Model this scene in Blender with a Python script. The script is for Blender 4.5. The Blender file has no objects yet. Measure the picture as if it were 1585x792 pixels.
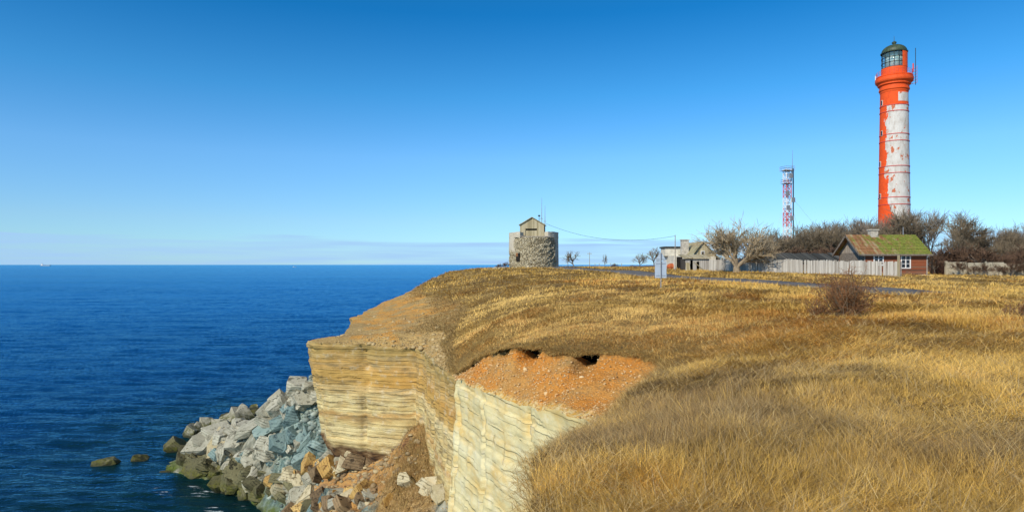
import bpy, bmesh, math, random
import numpy as np
from mathutils import Vector, Matrix
from mathutils.geometry import delaunay_2d_cdt

random.seed(7)
RS = np.random.RandomState(11)
sc = bpy.context.scene
COL = sc.collection
R = math.radians

# ------------------------------------------------------------------ camera, sky, sun, exposure
H = 16.0                      # eye height over the sea
FPX, U0, V0 = 1000.0, 792.5, 409.5
cam = bpy.data.cameras.new("camera"); camo = bpy.data.objects.new("camera", cam); COL.objects.link(camo)
cam.lens = 36.0 * FPX / 1585.0; cam.sensor_width = 36.0
cam.shift_y = (V0 - 396.0) / 1585.0
cam.clip_start = 0.1; cam.clip_end = 200000
camo.location = (0, 0, H); camo.rotation_euler = (R(90), R(0.0), 0)
sc.camera = camo

SUN_EL, SUN_DX, SUN_DY = R(37), -0.62, -0.785          # direction from the scene to the sun
world = bpy.data.worlds.new("World"); sc.world = world; world.use_nodes = True
wt = world.node_tree; wt.nodes.clear()
wo = wt.nodes.new("ShaderNodeOutputWorld"); bg = wt.nodes.new("ShaderNodeBackground")
sky = wt.nodes.new("ShaderNodeTexSky"); sky.sky_type = 'NISHITA'; sky.sun_disc = False
sky.sun_elevation = SUN_EL
sky.sun_rotation = math.atan2(SUN_DX, SUN_DY)
sky.altitude = 0; sky.air_density = 0.9; sky.dust_density = 0.1; sky.ozone_density = 4.2
bg.inputs[1].default_value = 0.13
# thin cloud bank low over the horizon
geo = wt.nodes.new("ShaderNodeTexCoord"); sep = wt.nodes.new("ShaderNodeSeparateXYZ")
wt.links.new(geo.outputs["Generated"], sep.inputs[0])
mp = wt.nodes.new("ShaderNodeMapping"); mp.inputs["Scale"].default_value = (1.4, 1.4, 26)
wt.links.new(geo.outputs["Generated"], mp.inputs[0])
nz = wt.nodes.new("ShaderNodeTexNoise"); nz.inputs["Scale"].default_value = 3.0; nz.inputs["Detail"].default_value = 6
wt.links.new(mp.outputs[0], nz.inputs["Vector"])
# band edge: elevation sin = 0.036 + small noise
ma = wt.nodes.new("ShaderNodeMath"); ma.operation = 'MULTIPLY_ADD'; ma.inputs[1].default_value = 0.034; 
wt.links.new(nz.outputs[0], ma.inputs[0]); wt.links.new(sep.outputs[2], ma.inputs[2])
mr = wt.nodes.new("ShaderNodeMapRange"); mr.inputs[1].default_value = 0.051; mr.inputs[2].default_value = 0.057
mr.inputs[3].default_value = 1.0; mr.inputs[4].default_value = 0.0; mr.interpolation_type = 'SMOOTHSTEP'
wt.links.new(ma.outputs[0], mr.inputs[0])
mn = wt.nodes.new("ShaderNodeMath"); mn.operation = 'MULTIPLY'; mn.inputs[1].default_value = 0.9
nz2 = wt.nodes.new("ShaderNodeTexNoise"); nz2.inputs["Scale"].default_value = 5.0; nz2.inputs["Detail"].default_value = 7
mp2 = wt.nodes.new("ShaderNodeMapping"); mp2.inputs["Scale"].default_value = (1.0, 1.0, 22); wt.links.new(geo.outputs["Generated"], mp2.inputs[0]); wt.links.new(mp2.outputs[0], nz2.inputs["Vector"])
md = wt.nodes.new("ShaderNodeMapRange"); md.inputs[1].default_value = 0.3; md.inputs[2].default_value = 0.7; md.inputs[3].default_value = 0.3; md.inputs[4].default_value = 1.1; wt.links.new(nz2.outputs[0], md.inputs[0])
mm_ = wt.nodes.new("ShaderNodeMath"); mm_.operation = 'MULTIPLY'; wt.links.new(mr.outputs[0], mm_.inputs[0]); wt.links.new(md.outputs[0], mm_.inputs[1])
wt.links.new(mm_.outputs[0], mn.inputs[0])
tr = wt.nodes.new("ShaderNodeValToRGB"); wt.links.new(sep.outputs[2], tr.inputs[0]); el = tr.color_ramp.elements
for k_, (p_, c_) in enumerate([(0.0, (0.52, 0.84, 1.12)), (0.065, (0.64, 0.89, 1.08)), (0.16, (0.60, 1.0, 1.22)), (0.25, (0.30, 0.93, 1.2)), (0.36, (0.07, 0.72, 1.08)), (0.8, (0.2, 0.75, 1.0))]):
    if k_ > 1: el.new(p_)
    el[k_].position = p_; el[k_].color = (*c_, 1)
hsv = wt.nodes.new("ShaderNodeMix"); hsv.data_type = 'RGBA'; hsv.blend_type = 'MULTIPLY'; hsv.inputs[0].default_value = 1.0
wt.links.new(sky.outputs[0], hsv.inputs[6]); wt.links.new(tr.outputs[0], hsv.inputs[7])
cm = wt.nodes.new("ShaderNodeMix"); cm.data_type = 'RGBA'
wt.links.new(mn.outputs[0], cm.inputs[0]); wt.links.new(hsv.outputs[2], cm.inputs[6]); cm.inputs[7].default_value = (2.9, 4.7, 7.3, 1)
wt.links.new(cm.outputs[2], bg.inputs[0]); wt.links.new(bg.outputs[0], wo.inputs[0])

sl = bpy.data.lights.new("sun", 'SUN'); sl.energy = 4.6; sl.angle = R(0.5); sl.color = (1.0, 0.92, 0.78)
so = bpy.data.objects.new("sun", sl); COL.objects.link(so)
hd = Vector((SUN_DX, SUN_DY, 0)).normalized() * math.cos(SUN_EL); hd.z = math.sin(SUN_EL)
so.rotation_euler = hd.to_track_quat('Z', 'Y').to_euler()
sc.view_settings.view_transform = 'Standard'; sc.view_settings.look = 'None'
sc.view_settings.exposure = 0.0; sc.view_settings.gamma = 1.0; sc.view_settings.use_curve_mapping = False
sc.cycles.max_bounces = 5; sc.cycles.transparent_max_bounces = 8

# ------------------------------------------------------------------ helpers
def at(u, v, Y):
    "a point of the place, worked out from its bearing, its drop and its distance"
    return np.array([(u - U0) / FPX * Y, Y, H - (v - V0) / FPX * Y])
def ax(u, Y): return (u - U0) / FPX * Y
def az(v, Y): return H - (v - V0) / FPX * Y

def _h(ix, iy, iz, s):
    n = (ix * 374761393 + iy * 668265263 + iz * 2147483647 + s * 1274126177) & 0xffffffff
    n = ((n ^ (n >> 13)) * 1274126177) & 0xffffffff
    n = n ^ (n >> 16)
    return (n & 0xffffff) / float(0xffffff)
def vnoise(x, y, z=0.0, s=0):
    x, y, z = np.broadcast_arrays(np.asarray(x, float), np.asarray(y, float), np.asarray(z, float))
    ix, iy, iz = np.floor(x).astype(np.int64), np.floor(y).astype(np.int64), np.floor(z).astype(np.int64)
    fx, fy, fz = x - ix, y - iy, z - iz
    fx, fy, fz = [f * f * (3 - 2 * f) for f in (fx, fy, fz)]
    r = 0
    for a in (0, 1):
        for b in (0, 1):
            for c in (0, 1):
                w = (fx if a else 1 - fx) * (fy if b else 1 - fy) * (fz if c else 1 - fz)
                r = r + w * _h(ix + a, iy + b, iz + c, s)
    return r
def fbm(x, y, z=0.0, s=0, o=4):
    r, a, t = 0, 1.0, 0
    x, y, z = np.asarray(x, float), np.asarray(y, float), np.asarray(z, float)
    for i in range(o):
        r = r + a * vnoise(x * 2 ** i, y * 2 ** i, z * 2 ** i, s + i * 17); t += a; a *= 0.5
    return r / t * 2 - 1
def sstep(a, b, x):
    t = np.clip((np.asarray(x, float) - a) / (b - a), 0, 1); return t * t * (3 - 2 * t)

def link(o, parent=None):
    COL.objects.link(o)
    if parent is not None: o.parent = parent
    return o
def tag(o, label=None, cat=None, group=None, kind=None):
    if label: o['label'] = label
    if cat: o['category'] = cat
    if group: o['group'] = group
    if kind: o['kind'] = kind
    return o
def empty(name, loc, rz=0.0):
    o = bpy.data.objects.new(name, None); o.location = loc; o.rotation_euler = (0, 0, rz); o.empty_display_size = 0.3
    return link(o)
def np_mesh(name, V, faces4=None, faces3=None, mats=None, parent=None, col=None, smooth=False, attrs=None):
    "one mesh object from numpy arrays"
    me = bpy.data.meshes.new(name)
    V = np.asarray(V, np.float32)
    f4 = np.zeros((0, 4), np.int32) if faces4 is None else np.asarray(faces4, np.int32)
    f3 = np.zeros((0, 3), np.int32) if faces3 is None else np.asarray(faces3, np.int32)
    loops = np.concatenate([f4.ravel(), f3.ravel()]).astype(np.int32)
    starts = np.concatenate([np.arange(len(f4)) * 4, len(f4) * 4 + np.arange(len(f3)) * 3]).astype(np.int32)
    me.vertices.add(len(V)); me.vertices.foreach_set("co", V.ravel())
    me.loops.add(len(loops)); me.loops.foreach_set("vertex_index", loops)
    me.polygons.add(len(starts)); me.polygons.foreach_set("loop_start", starts)
    me.update(calc_edges=True)
    if col is not None:
        a = me.color_attributes.new("Col", 'FLOAT_COLOR', 'POINT')
        c = np.ones((len(V), 4), np.float32); c[:, :3] = col; a.data.foreach_set("color", c.ravel())
    for k, d in (attrs or {}).items():
        a = me.attributes.new(k, 'FLOAT', 'POINT'); a.data.foreach_set("value", np.asarray(d, np.float32).ravel())
    if smooth: me.polygons.foreach_set("use_smooth", np.ones(len(starts), bool))
    for m in (mats if isinstance(mats, (list, tuple)) else [mats]):
        if m: me.materials.append(m)
    me.validate(clean_customdata=False)
    return link(bpy.data.objects.new(name, me), parent)
def grid_faces(nr, nc, off=0):
    i = np.arange(nr - 1)[:, None] * nc + np.arange(nc - 1)[None, :] + off
    return np.stack([i, i + 1, i + nc + 1, i + nc], -1).reshape(-1, 4)

class MB:
    "collects shapes; build() links them as ONE mesh object"
    def __init__(s): s.v = []; s.f = []; s.n = 0
    def add(s, vs, fs):
        s.v.extend([tuple(v) for v in vs]); s.f.extend([tuple(i + s.n for i in f) for f in fs]); s.n += len(vs); return s
    def box(s, x0, x1, y0, y1, z0, z1, M=None):
        vs = [(x, y, z) for z in (z0, z1) for y in (y0, y1) for x in (x0, x1)]
        if M is not None: vs = [tuple(M @ Vector(v)) for v in vs]
        return s.add(vs, [(0, 2, 3, 1), (4, 5, 7, 6), (0, 1, 5, 4), (2, 6, 7, 3), (0, 4, 6, 2), (1, 3, 7, 5)])
    def tube(s, pts, rad, n=6, cap=True):
        pts = [Vector(p) for p in pts]; rad = rad if isinstance(rad, (list, tuple)) else [rad] * len(pts)
        vs = []; fs = []
        up = None
        for i, p in enumerate(pts):
            d = (pts[min(i + 1, len(pts) - 1)] - pts[max(i - 1, 0)]).normalized()
            if up is None: up = Vector((0, 0, 1)) if abs(d.z) < 0.9 else Vector((1, 0, 0))
            a = d.cross(up); 
            if a.length < 1e-4: a = d.orthogonal()
            a.normalize(); b = a.cross(d); up = b
            for k in range(n):
                t = 2 * math.pi * k / n; vs.append(p + (a * math.cos(t) + b * math.sin(t)) * rad[i])
        for i in range(len(pts) - 1):
            for k in range(n):
                k2 = (k + 1) % n
                fs.append((i * n + k, i * n + k2, (i + 1) * n + k2, (i + 1) * n + k))
        if cap and n > 2:
            fs.append(tuple(range(n))); fs.append(tuple((len(pts) - 1) * n + k for k in range(n))[::-1])
        return s.add(vs, fs)
    def lathe(s, prof, n=32, a0=0.0, a1=2 * math.pi, c=(0, 0)):
        full = abs(a1 - a0 - 2 * math.pi) < 1e-6; m = n if full else n + 1
        vs = []; fs = []
        for r, z in prof:
            for k in range(m):
                t = a0 + (a1 - a0) * k / n; vs.append((c[0] + r * math.cos(t), c[1] + r * math.sin(t), z))
        for i in range(len(prof) - 1):
            for k in range(n):
                k2 = (k + 1) % m
                fs.append((i * m + k, i * m + k2, (i + 1) * m + k2, (i + 1) * m + k))
        return s.add(vs, fs)
    def prism(s, poly, axis, a, b):
        "polygon extruded along an axis ('x','y','z')"
        def q(p, t): return {'x': (t, p[0], p[1]), 'y': (p[0], t, p[1]), 'z': (p[0], p[1], t)}[axis]
        n = len(poly); vs = [q(p, a) for p in poly] + [q(p, b) for p in poly]
        return s.add(vs, [tuple(range(n)), tuple(range(2 * n - 1, n - 1, -1))] + [(k, (k + 1) % n, n + (k + 1) % n, n + k) for k in range(n)])
    def wall(s, w, h, t, opens, x0=0.0, y0=0.0, z0=0.0):
        "a wall in the xz plane with real openings (x0,x1,z0,z1)"
        xs = sorted({0, w, *[a for o in opens for a in o[:2]]}); zs = sorted({0, h, *[a for o in opens for a in o[2:]]})
        for i in range(len(xs) - 1):
            for j in range(len(zs) - 1):
                cx, cz = (xs[i] + xs[i + 1]) / 2, (zs[j] + zs[j + 1]) / 2
                if any(o[0] < cx < o[1] and o[2] < cz < o[3] for o in opens): continue
                s.box(x0 + xs[i], x0 + xs[i + 1], y0, y0 + t, z0 + zs[j], z0 + zs[j + 1])
        return s
    def build(s, name, m, parent=None, smooth=False, normals=True):
        me = bpy.data.meshes.new(name); me.from_pydata(s.v, [], s.f)
        if normals:
            b = bmesh.new(); b.from_mesh(me); bmesh.ops.recalc_face_normals(b, faces=b.faces); b.to_mesh(me); b.free()
        me.materials.append(m)
        if smooth:
            for p in me.polygons: p.use_smooth = True
        return link(bpy.data.objects.new(name, me), parent)
def dup(root, loc, rz=0.0, scale=1.0, **kw):
    r = root.copy(); COL.objects.link(r); r.location = loc; r.rotation_euler = (0, 0, rz)
    r.scale = (scale,) * 3 if not isinstance(scale, tuple) else scale
    for ch in list(root.children):
        c = ch.copy(); COL.objects.link(c); c.parent = r
        for g in list(ch.children):
            d = g.copy(); COL.objects.link(d); d.parent = c
    return tag(r, **kw)

# ------------------------------------------------------------------ materials
class NT:
    def __init__(s, name, rough=0.9, spec=0.2):
        s.m = bpy.data.materials.new(name); s.m.use_nodes = True; s.t = s.m.node_tree
        s.b = s.t.nodes["Principled BSDF"]; s.b.inputs["Roughness"].default_value = rough
        s.b.inputs["Specular IOR Level"].default_value = spec
        s.tc = s.t.nodes.new("ShaderNodeTexCoord")
    def L(s, a, b): s.t.links.new(a, b)
    def obj(s): return s.tc.outputs["Object"]
    def pos(s):
        return s.t.nodes.new("ShaderNodeNewGeometry").outputs["Position"]
    def map(s, vec, scale=(1, 1, 1), rot=(0, 0, 0), loc=(0, 0, 0)):
        n = s.t.nodes.new("ShaderNodeMapping"); s.L(vec, n.inputs[0])
        n.inputs["Scale"].default_value = scale; n.inputs["Rotation"].default_value = rot; n.inputs["Location"].default_value = loc
        return n.outputs[0]
    def noise(s, scale, detail=4, vec=None, rough=0.55, dist=0.0):
        n = s.t.nodes.new("ShaderNodeTexNoise"); n.inputs["Scale"].default_value = scale; n.inputs["Detail"].default_value = detail
        n.inputs["Roughness"].default_value = rough; n.inputs["Distortion"].default_value = dist
        s.L(vec if vec is not None else s.obj(), n.inputs["Vector"]); return n.outputs[0]
    def voro(s, scale, vec=None, feature='F1', out=0):
        n = s.t.nodes.new("ShaderNodeTexVoronoi"); n.feature = feature; n.inputs["Scale"].default_value = scale
        s.L(vec if vec is not None else s.obj(), n.inputs["Vector"]); return n.outputs[out]
    def ramp(s, fac, stops, mode='LINEAR'):
        n = s.t.nodes.new("ShaderNodeValToRGB"); n.color_ramp.interpolation = mode
        el = n.color_ramp.elements
        while len(el) < len(stops): el.new(0.5)
        for e, (p, c) in zip(el, stops):
            e.position = p; e.color = (*c, 1) if len(c) == 3 else c
        s.L(fac, n.inputs[0]); return n.outputs[0]
    def mr(s, fac, a, b, c=0.0, d=1.0):
        n = s.t.nodes.new("ShaderNodeMapRange"); s.L(fac, n.inputs[0])
        for i, q in enumerate((a, b, c, d)): n.inputs[i + 1].default_value = q
        return n.outputs[0]
    def math(s, op, a, b=None, c=None):
        n = s.t.nodes.new("ShaderNodeMath"); n.operation = op
        for i, q in enumerate((a, b, c)):
            if q is None: continue
            if isinstance(q, (int, float)): n.inputs[i].default_value = q
            else: s.L(q, n.inputs[i])
        return n.outputs[0]
    def mix(s, fac, a, b, mode='MIX'):
        n = s.t.nodes.new("ShaderNodeMix"); n.data_type = 'RGBA'; n.blend_type = mode
        for i, q in ((0, fac), (6, a), (7, b)):
            if isinstance(q, (int, float)): n.inputs[i].default_value = q
            elif isinstance(q, tuple): n.inputs[i].default_value = (*q, 1)
            else: s.L(q, n.inputs[i])
        return n.outputs[2]
    def sep(s, vec):
        n = s.t.nodes.new("ShaderNodeSeparateXYZ"); s.L(vec, n.inputs[0]); return n.outputs
    def attr(s, name, out="Color"):
        n = s.t.nodes.new("ShaderNodeAttribute"); n.attribute_name = name; return n.outputs[out]
    def bump(s, h, strength=0.5, dist=0.05, norm=None):
        n = s.t.nodes.new("ShaderNodeBump"); n.inputs["Strength"].default_value = strength; n.inputs["Distance"].default_value = dist
        s.L(h, n.inputs["Height"])
        if norm is not None: s.L(norm, n.inputs["Normal"])
        return n.outputs[0]
    def done(s, color=None, bump=None, rough=None):
        if color is not None:
            if isinstance(color, tuple): s.b.inputs["Base Color"].default_value = (*color, 1)
            else: s.L(color, s.b.inputs["Base Color"])
        if bump is not None: s.L(bump, s.b.inputs["Normal"])
        if rough is not None: s.L(rough, s.b.inputs["Roughness"])
        return s.m
M = {}
def plain(name, c, rough=0.85, var=0.25, scale=3.0, spec=0.2, metal=0.0):
    n = NT(name, rough, spec); n.b.inputs["Metallic"].default_value = metal
    f = n.noise(scale, 6)
    lo = tuple(x * (1 - var) for x in c); hi = tuple(min(1, x * (1 + var)) for x in c)
    M[name] = n.done(n.ramp(f, [(0.3, lo), (0.7, hi)]), n.bump(n.noise(scale * 6, 4), 0.3, 0.02)); return M[name]

# soil under the grass
n = NT("turf_soil", 0.95)
p = n.pos()
c = n.ramp(n.noise(0.35, 6, p), [(0.3, (0.20, 0.12, 0.035)), (0.5, (0.33, 0.21, 0.06)), (0.72, (0.44, 0.29, 0.09))])
c = n.mix(n.mr(n.noise(9, 5, p), 0.35, 0.7), n.mix(1.0, c, (0.45, 0.42, 0.4), 'MULTIPLY'), c)
M["turf"] = n.done(c, n.bump(n.noise(14, 6, p), 0.9, 0.08))
# blades
n = NT("dry_grass", 0.75, 0.25)
n.b.inputs["Subsurface Weight"].default_value = 0.0
M["blade"] = n.done(n.attr("Col"))
n = NT("bare_twigs", 0.9)
M["twig_col"] = n.done(n.attr("Col"))
# orange gravelly soil
n = NT("orange_soil", 0.95)
p = n.pos()
c = n.ramp(n.noise(0.55, 5, p), [(0.32, (0.46, 0.30, 0.11)), (0.45, (0.58, 0.30, 0.08)), (0.56, (0.66, 0.27, 0.045)), (0.7, (0.64, 0.22, 0.025))])
far = n.ramp(n.noise(0.22, 6, p, 0.65), [(0.35, (0.44, 0.31, 0.12)), (0.47, (0.50, 0.36, 0.14)), (0.55, (0.66, 0.33, 0.07)), (0.63, (0.62, 0.36, 0.10)), (0.7, (0.42, 0.29, 0.11))])
c = n.mix(n.mr(n.sep(p)[1], 26, 30), c, far)
v = n.voro(11, p, 'F1', 1)
g = n.voro(11, p, 'F1', 0)
st = n.mr(g, 0.36, 0.28)
c = n.mix(n.math('MULTIPLY', st, n.mr(n.noise(1.7, 3, p), 0.4, 0.62)), c, n.mix(n.sep(v)[0], (0.62, 0.42, 0.2), (0.3, 0.2, 0.1)))
c = n.mix(n.mr(n.noise(22, 5, p), 0.35, 0.65, 0.55, 0), c, (0.28, 0.13, 0.035))
rim = n.math('MULTIPLY', n.attr("low", "Fac"), 0.9)
c = n.mix(rim, c, n.ramp(n.noise(6, 4, p), [(0.4, (0.62, 0.33, 0.05)), (0.6, (0.72, 0.58, 0.28))]))
M["orange"] = n.done(c, n.bump(n.math('ADD', n.noise(16, 6, p), n.math('MULTIPLY', st, 0.5)), 1.0, 0.06))
# bedded limestone
def limestone(name, cols, bedscale, dark, stain, seamw=0.5, sm=(0.42,0.5), strata=None, bedn=4.0, bedk=1.0, bedw=1.3):
    n = NT(name, 0.9)
    p = n.pos()
    warp = n.math('MULTIPLY', n.noise(0.35, 3, p), 0.5)
    z = n.math('ADD', n.sep(p)[2], warp)
    cb = n.t.nodes.new("ShaderNodeCombineXYZ"); n.L(z, cb.inputs[2])
    xy = n.map(p, (0.06, 0.06, 0.0)); 
    va = n.t.nodes.new("ShaderNodeVectorMath"); va.operation = 'ADD'; n.L(cb.outputs[0], va.inputs[0]); n.L(xy, va.inputs[1])
    bed = n.noise(bedscale, 6, va.outputs[0], 0.7)
    c = n.ramp(bed, cols)
    if strata:
        zw = n.math('ADD', n.sep(p)[2], n.math('MULTIPLY_ADD', n.noise(0.5, 4, p), 1.6, -0.8))
        tint = n.ramp(n.mr(zw, 5.0, 11.6), strata)
        c = n.mix(1.0, c, tint, 'MULTIPLY')
    c = n.mix(n.mr(n.noise(0.8, 7, n.map(p, (0.8, 0.8, 1.6), (0.25, 0.3, 0), (7, 0, 0)), 0.65), 0.47, 0.68, 0, 0.85), c, stain)
    c = n.mix(n.mr(n.noise(2.3, 6, p), 0.55, 0.75, 0, 0.6), c, (0.72, 0.66, 0.5))
    seam = n.noise(bedscale * 2.2, 3, va.outputs[0], 0.8)
    sd = n.mr(seam, sm[0], sm[1], 1, 0)
    sd = n.math('MULTIPLY', sd, n.mr(n.noise(1.3, 4, p), 0.45, 0.6))
    l2 = n.noise(bedscale * 1.1, 2, n.map(va.outputs[0], (1, 1, 1), loc=(0, 0, 31)), 0.4)
    ln = n.math('ABSOLUTE', n.math('SUBTRACT', l2, 0.5)); sd = n.math('MAXIMUM', sd, n.math('MULTIPLY', n.mr(ln, 0.012, 0.004), n.mr(n.noise(0.7, 4, p), 0.4, 0.5)))
    c = n.mix(n.math('MULTIPLY', sd, seamw), c, dark)
    zz1 = n.math('ADD', n.math('MULTIPLY', n.sep(p)[2], bedn), n.math('ADD', n.math('MULTIPLY', n.noise(0.25, 2, p), bedw), n.math('MULTIPLY', n.noise(5.0, 3, p), 0.25)))
    cz = n.t.nodes.new("ShaderNodeCombineXYZ"); n.L(n.math('MULTIPLY', n.sep(p)[2], 1.3), cz.inputs[2]); zz1 = n.math('ADD', zz1, n.math('MULTIPLY', n.noise(1.0, 2, cz.outputs[0]), 5.0))
    fl = n.math('FLOOR', zz1); fr = n.math('FRACT', zz1)
    wn = n.t.nodes.new("ShaderNodeTexWhiteNoise"); wn.noise_dimensions = '1D'; n.L(fl, wn.inputs["W"])
    c = n.mix(0.26 * bedk, c, n.mix(wn.outputs[0], tuple(x * 0.55 for x in cols[0][1]), cols[-1][1]), 'MIX')
    ledge = n.mr(fr, 0.10, 0.02); ledge = n.math('MULTIPLY', ledge, n.mr(n.noise(1.1, 5, n.map(p, (1, 1, 2))), 0.42, 0.52, 0.15, 1.0))
    c = n.mix(n.math('MULTIPLY', ledge, 0.55 * bedk), c, dark)
    jx = n.voro(0.42, n.map(p, (1, 1, 0.05)), 'DISTANCE_TO_EDGE', 0)
    jo = n.math('MULTIPLY', n.mr(n.math('ADD', jx, n.math('MULTIPLY', n.noise(6, 4, p), 0.02)), 0.022, 0.012), n.mr(n.noise(0.5, 3, p), 0.66, 0.68))
    c = n.mix(jo, c, dark)
    c = n.mix(n.mr(n.noise(30, 4, p), 0.3, 0.6, 0.35, 0), c, dark)
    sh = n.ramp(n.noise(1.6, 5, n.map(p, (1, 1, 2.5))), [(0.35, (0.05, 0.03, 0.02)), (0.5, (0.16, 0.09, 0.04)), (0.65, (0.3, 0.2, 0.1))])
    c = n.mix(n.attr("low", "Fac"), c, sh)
    h = n.math('ADD', n.math('MULTIPLY', wn.outputs[0], 0.5 * bedk), n.math('SUBTRACT', n.math('MULTIPLY', n.noise(7, 8, p, 0.65), 0.6), n.math('ADD', ledge, jo)))
    return n.done(c, n.bump(h, 0.7, 0.06))
M["lime_yellow"] = limestone("yellow_limestone", [(0.28, (0.40, 0.30, 0.12)), (0.42, (0.60, 0.45, 0.19)), (0.52, (0.70, 0.58, 0.30)), (0.66, (0.76, 0.68, 0.42))], 1.1, (0.17, 0.11, 0.04), (0.50, 0.28, 0.06), 0.75, strata=[(0.0, (1, .95, .85)), (0.25, (1.0, .95, .8)), (0.30, (.8, .5, .2)), (0.34, (1, .95, .8)), (0.5, (1, .95, .85)), (0.62, (.95, .66, .28)), (0.72, (.82, .50, .16)), (0.85, (.58, .43, .20)), (1.0, (.50, .39, .21))])
M["lime_white"] = limestone("pale_limestone", [(0.3, (0.56, 0.44, 0.20)), (0.45, (0.66, 0.57, 0.30)), (0.6, (0.70, 0.63, 0.38)), (0.72, (0.66, 0.61, 0.42))], 0.6, (0.5, 0.38, 0.17), (0.68, 0.44, 0.12), 0.35, (0.38, 0.44), None, 2.4, 0.2, 1.2)
# talus sheet: painted by attribute (0 grey rubble, 1 teal clay, 2 brown soil, 3 orange rock)
n = NT("talus_rock", 0.92)
p = n.pos()
grey = n.ramp(n.noise(1.2, 6, p), [(0.3, (0.12, 0.12, 0.09)), (0.5, (0.26, 0.25, 0.18)), (0.7, (0.45, 0.43, 0.33))])
teal = n.ramp(n.noise(1.8, 9, n.map(p, (1, 1, 0.5)), 0.68), [(0.36, (0.05, 0.085, 0.085)), (0.47, (0.14, 0.205, 0.18)), (0.56, (0.23, 0.295, 0.25)), (0.66, (0.40, 0.44, 0.35))])
brown = n.ramp(n.noise(3.0, 6, p), [(0.3, (0.15, 0.09, 0.03)), (0.5, (0.33, 0.2, 0.07)), (0.68, (0.48, 0.32, 0.13))])
oran = n.ramp(n.noise(0.9, 6, n.map(p, (1, 1, 3)), 0.7), [(0.3, (0.12, 0.05, 0.03)), (0.45, (0.36, 0.2, 0.08)), (0.55, (0.5, 0.27, 0.08)), (0.7, (0.4, 0.34, 0.22))])
c = n.mix(n.attr("teal", "Fac"), grey, teal); c = n.mix(n.attr("brown", "Fac"), c, brown); c = n.mix(n.attr("rust", "Fac"), c, oran)
zz = n.math('ADD', n.sep(p)[2], n.math('MULTIPLY', n.noise(0.8, 4, p), 1.2))
moss = n.math('MULTIPLY', n.mr(zz, 1.9, 1.0), n.mr(n.noise(1.1, 4, p), 0.35, 0.55))
c = n.mix(moss, c, (0.10, 0.13, 0.02))
c = n.mix(n.mr(zz, 0.95, 0.5), c, (0.02, 0.022, 0.015))
vv = n.voro(1.6, p, 'F1', 0)
M["talus"] = n.done(c, n.bump(n.math('ADD', n.noise(5, 6, p), vv), 1.0, 0.25))
# loose rocks: colour per object kind, mossy at the waterline
def rockmat(name, lo, mid, hi, wet=True):
    n = NT(name, 0.85)
    p = n.pos()
    c = n.ramp(n.noise(1.3, 6, p, 0.6), [(0.3, lo), (0.5, mid), (0.7, hi)])
    ob = n.t.nodes.new("ShaderNodeObjectInfo"); rv = ob.outputs["Random"]
    c = n.mix(0.6, c, n.mix(rv, tuple(x * 0.7 for x in mid), tuple(min(.8, x * 1.15) for x in hi)), 'MIX')
    o_ = n.obj(); zb_ = n.math('FRACT', n.math('MULTIPLY_ADD', n.sep(o_)[2], 5.5, n.math('MULTIPLY', n.noise(1.5, 3, o_), 1.2)))
    c = n.mix(n.math('MULTIPLY', n.mr(zb_, 0.16, 0.04), n.mr(n.noise(1.8, 4, o_), 0.45, 0.52)), c, tuple(x * 0.45 for x in lo))
    c = n.mix(n.mr(n.noise(3.0, 9, p, 0.7), 0.46, 0.36), c, tuple(x * 0.55 for x in lo))
    c = n.mix(n.mr(n.noise(12, 6, p, 0.7), 0.5, 0.68, 0, 0.5), c, hi)
    if wet:
        zz = n.math('ADD', n.sep(p)[2], n.math('MULTIPLY', n.noise(1.6, 4, p), 1.2))
        moss = n.math('MULTIPLY', n.mr(zz, 1.9, 1.1), n.mr(n.noise(2.6, 7, p, 0.7), 0.40, 0.54))
        c = n.mix(moss, c, n.ramp(n.noise(5, 6, p, 0.7), [(0.35, (0.045, 0.045, 0.015)), (0.6, (0.13, 0.125, 0.02))])); c = n.mix(n.mr(zz, 1.1, 0.7), c, (0.035, 0.035, 0.015))
    M[name] = n.done(c, n.bump(n.math('SUBTRACT', n.noise(5, 9, p, 0.7), n.math('MULTIPLY', n.mr(zb_, 0.16, 0.04), 0.3)), 1.0, 0.08)); return M[name]
rockmat("rock_grey", (0.18, 0.165, 0.11), (0.34, 0.32, 0.23), (0.48, 0.45, 0.34))
rockmat("rock_teal", (0.07, 0.12, 0.13), (0.15, 0.23, 0.22), (0.28, 0.35, 0.30))
rockmat("rock_orange", (0.22, 0.10, 0.03), (0.48, 0.26, 0.06), (0.6, 0.42, 0.16))
rockmat("rock_pale", (0.30, 0.23, 0.11), (0.46, 0.38, 0.21), (0.58, 0.50, 0.33))
rockmat("rock_dark", (0.07, 0.05, 0.03), (0.16, 0.11, 0.06), (0.3, 0.2, 0.1))
rockmat("rock_moss", (0.05, 0.045, 0.025), (0.11, 0.10, 0.05), (0.2, 0.18, 0.09))
# sea
n = NT("sea_water", 0.12, 0.4)
p = n.pos(); n.b.inputs["IOR"].default_value = 1.2
q = n.map(p, (0.20, 0.75, 1), (0, 0, R(6)))
w1 = n.noise(0.55, 6, q, 0.62, 0.3)
q2 = n.map(p, (0.04, 0.22, 1), (0, 0, R(-4)))
w2 = n.noise(0.7, 4, q2, 0.6, 0.5)
w3 = n.noise(2.6, 4, n.map(p, (0.5, 1.1, 1), (0, 0, R(14))), 0.6)
big = n.noise(0.006, 4, n.map(p, (0.35, 1.3, 1)), 0.6)
shal = n.attr("shoal", "Fac")
deep = n.ramp(big, [(0.35, (0.004, 0.070, 0.21)), (0.65, (0.010, 0.115, 0.32))])
dist = n.t.nodes.new("ShaderNodeVectorMath"); dist.operation = 'LENGTH'; n.L(p, dist.inputs[0])
range_fac = n.mr(n.math('LOGARITHM', dist.outputs["Value"], 10), 1.72, 2.55)
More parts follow.
